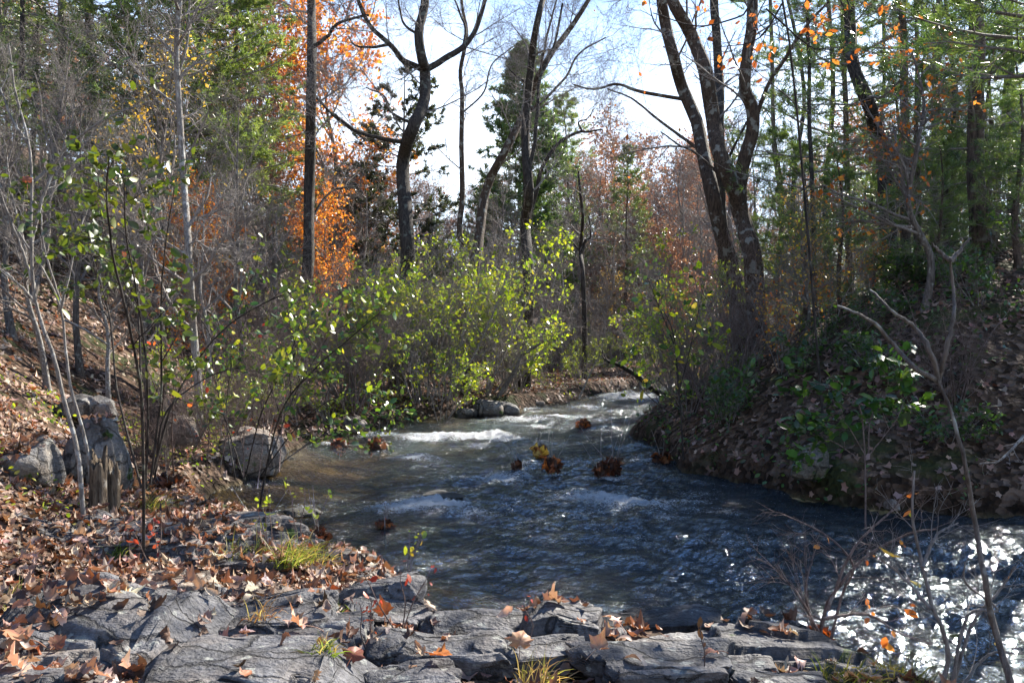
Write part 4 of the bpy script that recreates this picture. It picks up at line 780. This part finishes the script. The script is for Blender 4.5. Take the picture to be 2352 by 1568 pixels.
slab('grey slab with leaves on its edge, rightmost of the foreground ledges', 1690, 1530, 170, 44, .10, .1, 15)
slab('rounded boulder cut by the bottom left corner', 18, 1550, 130, 60, .20, 0, 16, e=.8, strata=0., cat='boulder', name='boulder')
slab('low grey slab half buried in leaves on the left bank above the stone step', 250, 1212, 260, 52, .22, -.1, 17, rough=.12)
slab('dark sloping grey rock below the half buried slab on the left bank', 400, 1242, 220, 42, .18, -.25, 18)
slab('small pinkish tan stone block among leaves, left of the grass tufts', 375, 1330, 215, 34, .16, .03, 19, mat='rock_tan')
slab('flat grey stone beside the long grass at the water edge', 560, 1285, 190, 26, .10, .05, 20)
slab('small grey rock behind the pinkish block, next to the grass', 500, 1262, 120, 26, .10, -.2, 21)
slab('grey stone between the folded ledge and the stacked plates', 600, 1358, 130, 28, .14, .2, 22, mat='rock_tan')
slab('small dark angular rock at the left edge above the corner boulder', 50, 1480, 110, 50, .2, .6, 23)
slab('low slab under fallen leaves at the bottom right beside the grass', 1800, 1560, 200, 40, .10, .1, 24)
slab('flat shaded ledge linking the wide central slab to the stacked plates', 780, 1420, 220, 36, .10, -.1, 25)
for i in range(26):
    px = 120+1500*R.random(); py = 1330+230*R.random()
    if py < 1400 and px > 900: py += 70
    slab('loose grey stone chip lying among the foreground ledges', px, py, 30+45*R.random(), 10+12*R.random(), .05, R.random()*3, 40+i, strata=0., e=.7, cat='stone', name='loose_stone', group='loose stones among the ledges')
def boulder(label, px, pyb, wpx, hpx, D, seed, mat='boulder', e=.75, dk=.9, **k):
    x = X(px, D); wm = wpx/F*D; hm = hpx/F*D; zt = CAMH-(pyb-HZ)/F*D
    return rock('boulder', label, 'boulder', x, D, wm, wm*dk, hm*1.15, R.random()*.5, e, 5, seed, 4., mat=mat, z=zt+hm*.38, rough=.22, **k)
boulder('rough grey boulder at the left edge behind the fallen leaves', 70, 1110, 150, 120, 7.2, 60)
boulder('tall grey boulder with an upright face behind the two pale saplings', 225, 1110, 110, 170, 7.9, 61, e=.5)
boulder('flat topped grey rock above the tall boulder, half under leaves', 190, 950, 130, 40, 10.2, 62, e=.55)
boulder('broad grey boulder with a sunlit right face at the water edge of the left bank', 575, 1078, 150, 86, 10.9, 163, 'rock_tan', e=.45)  # paler rock colour puts the sunlit look into this grey boulder
boulder('bright tan rock under the twigs left of the broad bank boulder', 405, 1010, 80, 55, 10.6, 64, 'rock_tan', e=.6)
boulder('square sided boulder standing in the water before the far thicket', 1136, 953, 86, 40, 18.6, 65, e=.5)
boulder('small low rock just left of the square sided boulder', 1070, 955, 55, 18, 18.3, 66)
boulder('tiny pale stone right of the square sided boulder on the far bank', 1240, 932, 22, 12, 20.5, 67, 'rock_tan')
boulder('small tan stone on the left bank above the leafy shoal', 822, 985, 48, 26, 15.2, 68, 'rock_tan', e=.5)
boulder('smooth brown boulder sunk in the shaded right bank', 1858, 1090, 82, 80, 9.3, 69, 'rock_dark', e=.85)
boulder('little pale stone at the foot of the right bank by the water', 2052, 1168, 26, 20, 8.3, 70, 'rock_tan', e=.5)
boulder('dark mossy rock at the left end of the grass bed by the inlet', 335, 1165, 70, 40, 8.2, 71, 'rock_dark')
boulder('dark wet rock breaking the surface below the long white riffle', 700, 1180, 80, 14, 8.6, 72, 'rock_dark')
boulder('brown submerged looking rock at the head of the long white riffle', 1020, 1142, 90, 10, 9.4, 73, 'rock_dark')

bedrock()
# ------------------------------------------------------------------ stumps, logs
def stump(label, px, pyt, wpx, D, seed, cols='stump', hmin=.3):
    x = X(px, D); zb = h1(x, D); zt = CAMH-(pyt-HZ)/F*D; h = max(hmin, zt-zb); r = wpx/F*D/2
    n = 28; K = 16; a = np.arange(n)*2*math.pi/n; v = []
    jag = .78+.22*vn(np.column_stack([np.cos(a)*3+seed, np.sin(a)*3, a*0]))+.10*R.random(n)
    for k in range(K):
        t = k/(K-1); rr = r*(1+.45*math.exp(-t*5))*(1+.12*vn(np.column_stack([np.cos(a)*2.5+seed, np.sin(a)*2.5, a*0+t*1.2]))+.05*vn(np.column_stack([np.cos(a)*9, np.sin(a)*9+seed, a*0+t*2])))
        v.append(np.column_stack([rr*np.cos(a), rr*np.sin(a), -.05+t*(h+.05)*jag]))
    v.append(np.column_stack([.7*r*np.cos(a), .7*r*np.sin(a), h*jag*.97])); v.append(np.column_stack([.3*r*np.cos(a), .3*r*np.sin(a), h*(.6+.1*jag)]))
    v = np.concatenate(v); K += 2; i = np.arange(n*K).reshape(K, n); j = np.roll(i, -1, 1)
    f = np.stack([i[:-1], j[:-1], j[1:], i[1:]], -1).reshape(-1, 4); mb = MB(); mb.add(v, f)
    o = obj('tree_stump', mb.data('tree_stump', M[cols]), None, (x, D, zb)); tag(o, label, 'stump')
stump('dark rotten stump among the twigs of the left bank', 360, 865, 44, 10.2, 5, 'bark_dark')
stump('pale jagged broken stump between the two near boulders on the left', 226, 1022, 36, 6.9, 6)
stump('short split stump beside the pale jagged one', 262, 1045, 26, 7.0, 7)
def log(name, label, cat, pts, r0, r1, mat='bark_dark', group=None, kids=None, n=30, ground=False):
    P = np.array([at(*p) for p in pts]); b = P[0].copy(); mb = MB(); Q, r = trunk_add(mb, P-b, r0, r1, n, 10, 0.)
    root = empty(name, tuple(b), label, cat, group); bm_ = MB()
    if kids: branches(bm_, Q[None], r[None], kids, 5)
    return finish(root, [('stem', mb, M[mat]), ('twigs', bm_, M['twig'])])
log('fallen_branch', 'dark arched dead branch leaning from the right bank over the far reach of the stream', 'branch', [(1545,915,19), (1500,895,18.6), (1455,855,18), (1420,838,17.8), (1395,830,17.6), (1382,808,17.5)], .07, .03, kids=[G(8,.3,1,.8,.8,5,.15,0,rf=.3,rcap=.01), G(5,.2,1,.35,.8,4,.2,0)])
log('leaning_branch', 'thin pale branch propped against the dark arched one', 'branch', [(1330,915,18), (1350,870,17.8), (1378,812,17.5)], .025, .012, 'bark_pale')
log('leaning_tree', 'crooked trunk leaning out of the far thicket above the square sided boulder', 'trunk', [(1140,945,19.6), (1150,900,19.6), (1185,850,19.6), (1200,815,19.6), (1240,790,19.4)], .07, .03, 'bark_grey', kids=[G(8,.2,1,.8,.8,5,.15,0,rf=.3,rcap=.012)])
log('leaning_tree', 'short thick broken trunk on the far bank left of the crooked leaning one', 'trunk', [(1066,945,19.4), (1068,900,19.5), (1078,868,19.5), (1074,850,19.5)], .13, .09, 'bark_pine')
log('driftwood', 'pale piece of driftwood floating at the near shore beside the stone slabs', 'driftwood', [(1090,1418,5.5), (1115,1410,5.5), (1150,1400,5.5)], .011, .018, 'bark_pale')
log('fallen_branch', 'pale twisted dead branch on the right bank at the right edge', 'branch', [(2352,1000,7.2), (2335,1020,7.2), (2310,1045,7.2), (2290,1060,7.2), (2250,1065,7.3)], .014, .006, 'bark_pale', kids=[G(7,.2,1,.25,.8,4,.2,0,rf=.4)])
log('fallen_branch', 'thin grey stick lying on the left hillside above the boulders', 'branch', [(150,735,12.5), (200,760,12.3), (245,790,12)], .02, .012, 'bark_pale')

# ------------------------------------------------------------------ leaf litter (uncountable)
LIT = [(.22,.125,.08),(.28,.17,.115),(.36,.24,.18),(.15,.085,.055),(.42,.31,.24),(.25,.11,.055),(.10,.06,.042),(.32,.205,.14),(.48,.37,.29),(.07,.045,.032),(.32,.22,.165)]
def litter(name, label, n, xr, yr, size, near=False, keep=lambda x, y, d: True, flat=1.4, rockp=.12, cols=LIT):
    x = xr[0]+(xr[1]-xr[0])*R.random(n); y = yr[0]+(yr[1]-yr[0])*R.random(n)
    az = np.abs(x) < (y*.66+.8); x = x[az]; y = y[az]
    o = inside(x, y); k = ~o; x = x[k]; y = y[k]
    m = n2(x, y, .8, 3, 20.)+.5*R.random(len(x)) > (-.05 if not near else -.1); x = x[m]; y = y[m]
    m = keep(x, y); x = x[m]; y = y[m]
    z = H(x, y); e = .05; gx = (H(x+e, y)-z)/e; gy = (H(x, y+e)-z)/e
    up = nz(np.column_stack([-gx, -gy, np.ones_like(gx)]))
    if near:
        ok = np.ones(len(x), bool)
        for i in range(len(x)):
            best = z[i]; nrm = None
            for b in BV:
                q = b.ray_cast(Vector((x[i], y[i], 3)), Vector((0, 0, -1)), 4)
                if q[0] is not None and q[0].z > best: best = q[0].z; nrm = q[1]
            if nrm is not None:
                rp = .75 if n2(x[i:i+1], y[i:i+1], 1.1, 2, 77.)[0]+.35*(x[i] < -1.2)*min(1, (-1.2-x[i])) > .12 else rockp
                if R.random() > rp or nrm.z < .5: ok[i] = False
                up[i] = nrm
            z[i] = best
        x, y, z, up = x[ok], y[ok], z[ok], up[ok]
    N = len(x); pos = np.column_stack([x, y, z+size*.12+size*.35*R.random(N)**2])
    Xv, Yv, Zv = frames_for(N, up*flat*1.8, .6); sc = size*(.55+.75*R.random(N)); c = pal(N, cols, .2); mb = MB()
    g = R.integers(0, 11 if near else 6, N)
    for t in range(11 if near else 6):
        q = g == t
        tv, tf = MAPLES[t] if near else LF[t]
        v, f = place(tv, tf, pos[q], Xv[q], Yv[q], Zv[q], sc[q]); mb.add(v, f, np.repeat(c[q], len(tf), 0))
    return tag(obj(name, mb.data(name, M['litter'])), label, 'leaf litter', kind='stuff')
def lobed(seed):     # small curled lobed leaf, few faces
    rr = np.random.default_rng(seed); a = np.arange(9)/9*6.283; rad = np.array([1,.5,.85,.45,.7,.4,.75,.45,.9])*.55*(1+.15*rr.normal(size=9)); c = (.9, -.8, 1.2, .6, -1.3, 1.)[seed % 6]
    p = np.column_stack([rad*np.cos(a), rad*np.sin(a), a*0]); w = p[:, 0]*math.cos(seed)+p[:, 1]*math.sin(seed); p[:, 2] = c*w*w*1.2
    return np.concatenate([[[0, 0, -.02]], p]), np.array([[0, 1+i, 1+(i+1) % 9] for i in range(9)])
LF = [lobed(i) for i in range(6)]
litter('leaf_litter', 'thick layer of large dry brown sycamore leaves around the foreground rocks', 21000, (-6,3), (3.,8.8), .085, True, lambda x, y: ((x < -.6-.25*(y-4.5)) | (R.random(len(x)) < .35)))
litter('leaf_litter', 'sunlit carpet of tan and brown leaves on the left hillside', 60000, (-26,-2.5), (8.5,36), .11, False, lambda x, y: x < -2.6)
litter('leaf_litter', 'brown leaves covering the far bank under the thicket', 14000, (-6,9), (14,34), .12, False, lambda x, y: (dseg(x, y, LEFT) < dseg(x, y, RIGHT)))
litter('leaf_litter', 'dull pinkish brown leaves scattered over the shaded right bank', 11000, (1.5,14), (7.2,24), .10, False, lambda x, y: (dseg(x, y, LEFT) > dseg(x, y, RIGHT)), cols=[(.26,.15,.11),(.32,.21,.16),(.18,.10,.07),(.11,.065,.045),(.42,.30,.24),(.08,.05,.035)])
def one_leaf(label, px, py, wpx, t, color, seed, tilt=.3, rz=None, D=None, name='fallen_leaf', cat='leaf'):
    z = .35; 
    for _ in range(5):
        Y = D or (CAMH-z)*F/(py-HZ); x = (px-CX)/F*Y; z = max(0, h1(x, Y)); 
        for b in BV:
            q = b.ray_cast(Vector((x, Y, 3)), Vector((0, 0, -1)), 4)
            if q[0] is not None: z = max(z, q[0].z)
    if D: z = CAMH-(py-HZ)/F*D
    tv, tf = MAPLES[t]; s = wpx/F*Y/1.7; mb = MB(); v = tv*s; mb.add(v, tf, pal(len(tf), [color], .06)*1)
    st = smooth_path([(0,-.09*s,0),(.02*s,-.5*s,.06*s),(.0,-.8*s,.02*s)], 8); 
    o = obj(name, mb.data(name, M['litter']), None, (x, Y, z+(0 if D else .025+.25*s*abs(math.sin(tilt))))); tag(o, label, cat)
    o.rotation_euler = (tilt, .2*R.normal(), R.random()*6.28 if rz is None else rz)
    sb = MB(); sb.add(*tubes(st, np.full(8, .012*s+.0006), 5), color); obj('leaf_stem', sb.data('leaf_stem', M['litter']), o)
one_leaf('large curled sycamore leaf standing at the bottom edge on the left', 300, 1525, 125, 0, (.44,.22,.13), 1, .7, 2.6)
one_leaf('big tan leaf resting on the half buried slab of the left bank', 210, 1212, 66, 4, (.45,.27,.17), 2, .3)
one_leaf('pale brown leaf curled over the far end of the smooth bottom slab', 690, 1450, 120, 2, (.50,.33,.24), 3, .3)
one_leaf('rust orange leaf lying flat on a moss patch, centre foreground', 1005, 1518, 120, 3, (.50,.17,.04), 4, .15)
one_leaf('dark red brown leaf at the right end of the smooth bottom slab', 810, 1530, 110, 1, (.22,.07,.04), 5, .7)
one_leaf('tall folded tan leaf standing among dry twigs, bottom centre', 1195, 1500, 120, 4, (.42,.24,.14), 6, .9)
one_leaf('deep brown leaf leaning on the ledges below the stacked plates', 770, 1375, 90, 0, (.20,.07,.035), 7, .8)
one_leaf('orange brown leaf perched upright on a dry stalk beside the stacked plates', 885, 1425, 90, 2, (.45,.16,.05), 8, .9)
one_leaf('pale pink brown leaf standing beside the thick grey block', 1415, 1455, 80, 4, (.55,.38,.30), 9, .8)
one_leaf('tan leaf rolled up at the bottom edge right of centre', 1375, 1545, 100, 2, (.46,.28,.18), 10, .4)
one_leaf('rust leaf on the right part of the big flat bluish slab', 1640, 1545, 80, 1, (.34,.15,.09), 11, .3)
one_leaf('wide brown leaf at the left edge above the corner boulder', 45, 1495, 150, 3, (.36,.19,.11), 12, .3)
one_leaf('dark leaf lying on the folded ledge at the left', 130, 1440, 90, 5, (.22,.10,.06), 13, .7)
one_leaf('curled brown leaf caught in the fork of the far left sapling', 62, 413, 52, 4, (.30,.11,.06), 14, 1.4, .3, D=6.2)
one_leaf('curled brown leaf hanging in the olive leaved shrub', 283, 588, 42, 0, (.30,.13,.07), 15, 1.3, .2, D=5.6)
# ------------------------------------------------------------------ clumps, grass, seedlings
def clump(label, px, py, D, r, n, seed, cols, stemn=3, stalk=.5):
    n = int(n*1.6)
    x = X(px, D); z = CAMH-(py-HZ)/F*D; a = R.normal(size=(n, 3)); pos = nz(a)*r*(.3+.6*R.random((n, 1))); pos *= [1.25, .9, .95]; pos[:, 2] += r*.5
    Z = nz(nz(a)*np.array([1,1,.5])+.45*R.normal(size=a.shape)); U = R.normal(size=a.shape); U = nz(U-(U*Z).sum(1, keepdims=True)*Z); V = np.cross(Z, U); mb = MB(); tv, tf = MAPLES[10]
    v, f = place(tv, tf, pos, U, V, Z, r*(.7+.6*R.random(n))); mb.add(v, f, np.repeat(pal(n, cols, .3), len(tf), 0))
    root = empty('leaf_clump', (x, D, z), label, 'leaf clump'); sb = MB(); P = []
    for k in range(stemn):
        d = nz(np.array([.35*R.normal(), .3*R.normal(), 1.])); P.append([[0,0,-.2], list(d*.15), list(d*.5*stalk), list(d*stalk+[.03*R.normal(),0,0])])
    for q in P: sb.add(*tubes(smooth_path(q, 12), np.linspace(.006, .002, 12), 5))
    finish(root, [('leaves', mb, M['litter']), ('stalks', sb, M['twig'])])
CK = [(.07,.028,.014),(.11,.04,.018),(.18,.06,.02),(.04,.02,.012)]; CO = [(.45,.14,.03),(.25,.08,.03),(.10,.04,.02)]
clump('round clump of wet brown leaves snagged upstream at the left of the riffle', 868, 1035, 13.4, .15, 50, 1, CK+CO[:1])
clump('small dark leaf ball on a stalk, leftmost of the balls in midstream', 1187, 1075, 11.0, .075, 30, 2, CK)
clump('orange and brown leaf ball on stalks in the middle of the stream', 1270, 1078, 10.9, .12, 46, 3, CK+CO)
clump('dark brown leaf ball left of its twin by the right current', 1383, 1090, 10.6, .11, 40, 4, CK, 3, .6)
clump('dark brown leaf ball with tall stalks, right of its twin', 1410, 1080, 10.7, .12, 40, 5, CK, 4, .9)
clump('heap of orange leaves and grass upstream of the midstream leaf ball', 1240, 1045, 12.2, .12, 30, 6, CO+YE_, 5, .35)
clump('clump of dark wet leaves at the inlet beside the long grass', 595, 1225, 7.5, .15, 40, 7, CK)
clump('small clump of dark leaves below the inlet clump', 735, 1240, 7.3, .09, 30, 8, CK)
clump('brown leaves wrapped on stalks in front of the long white riffle', 885, 1215, 7.9, .08, 24, 9, CK+CO[:1], 4, .3)
clump('dark leaf pile where the left bank juts into the inlet', 385, 1150, 8.3, .2, 60, 10, CK)
clump('leaves packed round the base of the brown leafless shrub', 1880, 1490, 4.7, .09, 50, 12, CK+CO[:1])
clump('dark leafy root ball under the point of the right bank', 1520, 1065, 11.9, .12, 40, 13, CK)
clump('low shoal of orange leaves at the left water edge', 780, 1035, 13.6, .14, 50, 14, CO+CK, 1, .1)
clump('shoal of rust leaves between the far riffles', 1340, 985, 16.2, .14, 40, 15, CK+CO, 2, .2)
GG = [(.12,.18,.035),(.20,.25,.06),(.36,.32,.14),(.08,.13,.025)]; GY = [(.32,.25,.08),(.20,.20,.05),(.40,.29,.14),(.14,.15,.03)]
def tuft_obj(name, label, cat, px, py, r, h, n, cols, z0=None, lean=(0,0), group=None, w=.005):
    z = .3
    for _ in range(5):
        Y = (CAMH-z)*F/(py-HZ); x = (px-CX)/F*Y; z = h1(x, Y) if z0 is None else z0
        if z0 is None:
            for b in BV:
                q = b.ray_cast(Vector((x, Y, 3)), Vector((0, 0, -1)), 4)
                if q[0] is not None: z = max(z, q[0].z)
    a = R.random(n)*6.28; rr = r*np.sqrt(R.random(n)); p = np.column_stack([rr*np.cos(a), rr*np.sin(a), np.full(n, -.02)])
    D = nz(np.column_stack([.5*R.normal(size=n)+lean[0], .5*R.normal(size=n)+lean[1], np.ones(n)*1.1])); L = h*(.5+.8*R.random(n)); out = [p]
    for k in range(5): D = nz(D+np.array([0,0,-.16-.05*k])+.04*R.normal(size=D.shape)); p = p+D*(L/5)[:, None]; out.append(p)
    P = np.stack(out, 1); s = nz(np.cross(P[:, 1]-P[:, 0], R.normal(size=(n, 3))+[0,0,0]))[:, None]*w*np.array([1,.95,.85,.65,.4,.08])[None, :, None]
    v = np.stack([P-s, P+s], 2).reshape(-1, 3); i = np.arange(n*12).reshape(n, 6, 2)
    f = np.stack([i[:, :-1, 0], i[:, :-1, 1], i[:, 1:, 1], i[:, 1:, 0]], -1).reshape(-1, 4); mb = MB(); mb.add(v, f, np.repeat(pal(n, cols, .15), 5, 0))
    o = obj(name, mb.data(name, M['grass']), None, (x, Y, z)); tag(o, label, cat, group); return o
TG = [('long pale green grass tuft leaning to the water, left of the stacked plates', 670, 1310, .13, .27, 150, GG+GY),('yellow and green grass tuft at the inlet beside the dark leaf pile', 340, 1180, .10, .32, 120, GG+GY),('small grass tuft in the leaves above the pinkish block', 270, 1255, .07, .16, 60, GG),
 ('short bright grass tuft left of the pinkish block end', 400, 1352, .07, .12, 110, GG),('grass tuft around the flat grey stone by the water', 560, 1290, .14, .26, 120, GG+GY),('reddish yellow grass fringe right of the long pale tuft', 730, 1300, .08, .26, 80, GY),
 ('small green grass tuft on the layered ledge by the driftwood', 1065, 1438, .06, .14, 90, GG),('wide mat of yellow green grass at the bottom right shore', 1950, 1562, .14, .13, 200, [(.22,.20,.05),(.16,.17,.03),(.28,.22,.09),(.10,.12,.02)]),('grass wisps beside the shrub base at the bottom right', 2070, 1565, .12, .17, 110, [(.22,.18,.06),(.16,.15,.03)]),
 ('low green tuft with moss on the ledge below the stacked plates', 790, 1415, .07, .10, 90, GG),('thin green blades left of the folded ledge', 25, 1400, .09, .2, 60, GG),('fine grass at the bottom edge in front of the wide central slab', 740, 1495, .06, .12, 60, GG+GY),
 ('pale dry stalks rising over the ledge left of centre', 600, 1420, .06, .22, 30, [(.45,.22,.10),(.5,.35,.2)]),('dry grass wisps at the bottom centre beside the folded leaf', 1240, 1545, .10, .2, 90, [(.42,.28,.15),(.35,.3,.1)]),('green tuft on the left bank in front of the split stump', 235, 1170, .12, .18, 90, GG),('yellow tuft on the mossy foot of the right bank', 1770, 1120, .18, .2, 120, GY+GG)]
for l, px, py, r, h, n, c in TG: tuft_obj('grass_tuft', l, 'grass', px, py, r, h*.85, n, c, lean=(.25, 0), w=.0032)
for l, px, py, r, n in [('mat of amber water grass streaming in the inlet', 560, 1195, .45, 200),('trailing olive water weed below the near stone slabs', 1020, 1372, .35, 160),('amber weed trailing beside the long grass tuft', 790, 1300, .3, 120)]:
    tuft_obj('water_weed', l, 'water weed', px, py, r, .26, n//2, [(.22,.15,.04),(.15,.12,.03),(.3,.19,.05)], z0=-.10, lean=(2.2,-.6))
RD = [(.40,.06,.04),(.5,.10,.05),(.30,.05,.04)]
for l, px, py, hp, cols, n in [('red leaved seedling standing in front of the stacked plates', 920, 1450, 150, RD, 9),('red leaved seedling at the bottom left of the central slabs', 850, 1500, 110, RD, 7),('tiny red tipped seedling before the layered ledge', 1205, 1480, 110, RD, 3),('red stalked weed in the leaves near the half buried slab', 370, 1330, 130, RD, 12),
  ('small plant with yellow green leaves over the inlet clump', 620, 1280, 130, GR_, 16),('second small green leaved plant right of the inlet clump', 700, 1270, 150, GR_, 14),('sprig with a few yellow green leaves at the tip of the stacked plates', 940, 1325, 100, GR_+YE_, 9),('thin bare seedling on the big flat bluish slab', 1610, 1560, 130, [(.2,.1,.06)], 2)]:
    z = .3
    for _ in range(4): Y = (CAMH-z)*F/(py-HZ); x = (px-CX)/F*Y; z = max(.02, h1(x, Y)+.02)
    hh = hp/F*Y; sb = MB(); K = 3 if n > 5 else 1; P = []
    for k in range(K): d = np.array([.35*R.normal()*(k > 0), .3*R.normal()*(k > 0), 1.]); P.append(smooth_path([[0,0,-.04], list(d*hh*.4+[.02*R.normal(),0,0]), list(d*hh*.75), list(d*hh)], 10))
    P = np.stack(P); rr = np.tile(np.linspace(.004, .0015, 10), (K, 1)); sb.add(*tubes(P, rr, 5))
    T, rt = grow(P, rr, 4, .3, 1, hh*.25, .8, 4, .1, .05, rmin=.001); sb.add(*tubes(T, rt, 4)); lm = MB(); lm.add(*leaves(np.concatenate([T]), max(1, round(n*1.5/(4*K))), .034, cols, LE, off=.004, t0=.4))
    finish(empty('seedling', (x, Y, z), l, 'plant'), [('stalk', sb, M['twig_red']), ('leaves', lm, M['leaf'])])
# green ground plants on the banks: uncountable ivy like cover
def cover(name, label, n, xr, yr, cols, sz, keep, mat='gleaf', zr=.12):
    x = xr[0]+(xr[1]-xr[0])*R.random(n); y = yr[0]+(yr[1]-yr[0])*R.random(n); m = (~inside(x, y)) & (n2(x, y, .9, 3, 31.) > .05) & keep(x, y); x, y = x[m], y[m]; N = len(x)
    pos = np.column_stack([x, y, H(x, y)+zr*R.random(N)+.02]); a, b, c = frames_for(N, np.array([0,0,1.4])); q, f = place(LE[0], LE[1], pos, a, b, c, sz*(.6+.7*R.random(N)))
    mb = MB(); mb.add(q, f, np.repeat(pal(N, cols, .2), len(LE[1]), 0)); tag(obj(name, mb.data(name, M[mat])), label, 'ground cover', kind='stuff')
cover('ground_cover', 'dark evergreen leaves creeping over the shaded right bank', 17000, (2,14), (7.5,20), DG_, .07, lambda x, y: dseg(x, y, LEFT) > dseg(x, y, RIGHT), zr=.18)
cover('ground_cover', 'small green plants along the foot of the left hillside', 9000, (-9,-2.5), (6,20), GR_, .05, lambda x, y: (dseg(x, y, LEFT) < 2.5), zr=.15)
cover('ground_cover', 'low yellow green plants under the far thicket', 9000, (-5,6), (14,28), GR_, .06, lambda x, y: (dseg(x, y, LEFT) < 2.5) & (dseg(x, y, LEFT) < dseg(x, y, RIGHT)), zr=.2)
# ------------------------------------------------------------------ world, sun, camera
w = bpy.data.worlds.new('World'); scene.world = w; w.use_nodes = True
nt = w.node_tree; ns = nt.nodes; L = nt.links; ns.clear()
sky = ns.new('ShaderNodeTexSky'); sky.sky_type = 'NISHITA'; sky.sun_disc = False
sky.sun_elevation = math.radians(SUN_EL); sky.sun_rotation = math.radians(SUN_AZ); sky.air_density = 1.1; sky.dust_density = .2; sky.ozone_density = 6.
tc = ns.new('ShaderNodeTexCoord'); mp = N_(ns, 'ShaderNodeMapping'); mp.inputs['Scale'].default_value = (2., 2., 5.); L.new(tc.outputs['Generated'], mp.inputs[0])
cn = N_(ns, 'ShaderNodeTexNoise', Scale=1.6, Detail=6., Roughness=.55); L.new(mp.outputs[0], cn.inputs['Vector'])
cr = ramp(ns, [(.1, (0,0,0)), (.66, (1,1,1))]); L.new(cn.outputs[0], cr.inputs[0])
cm = N_(ns, 'ShaderNodeMath', operation='MULTIPLY'); cm.inputs[1].default_value = .6; sxyz = ns.new('ShaderNodeSeparateXYZ'); L.new(tc.outputs['Generated'], sxyz.inputs[0])
hm = N_(ns, 'ShaderNodeMapRange'); hm.inputs[1].default_value = .42; hm.inputs[2].default_value = .25; L.new(sxyz.outputs[2], hm.inputs[0])
c0 = N_(ns, 'ShaderNodeMath', operation='MULTIPLY'); L.new(cr.outputs[0], c0.inputs[0]); L.new(hm.outputs[0], c0.inputs[1]); L.new(c0.outputs[0], cm.inputs[0])
mx = N_(ns, 'ShaderNodeMix', data_type='RGBA'); L.new(cm.outputs[0], mx.inputs[0]); L.new(sky.outputs[0], mx.inputs[6]); mx.inputs[7].default_value = (12,12.4,13,1)
bg = N_(ns, 'ShaderNodeBackground', Strength=.085); L.new(mx.outputs[2], bg.inputs[0]); o = ns.new('ShaderNodeOutputWorld'); L.new(bg.outputs[0], o.inputs[0])
sd = bpy.data.lights.new('sun', 'SUN'); sd.energy = 5.0; sd.angle = math.radians(.5); sd.color = (1, .93, .82)
so = bpy.data.objects.new('sun', sd); col.objects.link(so)
d = Vector((math.sin(math.radians(SUN_AZ))*math.cos(math.radians(SUN_EL)), math.cos(math.radians(SUN_AZ))*math.cos(math.radians(SUN_EL)), math.sin(math.radians(SUN_EL))))
so.rotation_euler = d.to_track_quat('Z', 'Y').to_euler(); so.location = d*50
cd = bpy.data.cameras.new('camera'); cam = bpy.data.objects.new('camera', cd); col.objects.link(cam); scene.camera = cam
cam.location = (0, 0, CAMH); cam.rotation_euler = (math.radians(90), 0, 0); cd.sensor_width = 36; cd.lens = 36*F/2352; cd.shift_y = -24/2352; cd.clip_end = 2000; cd.clip_start = .05
scene.view_settings.view_transform = 'Standard'; scene.view_settings.look = 'None'; scene.view_settings.exposure = 1.65; scene.view_settings.gamma = 1
scene.cycles.max_bounces = 5; scene.cycles.transparent_max_bounces = 8; scene.cycles.diffuse_bounces = 2
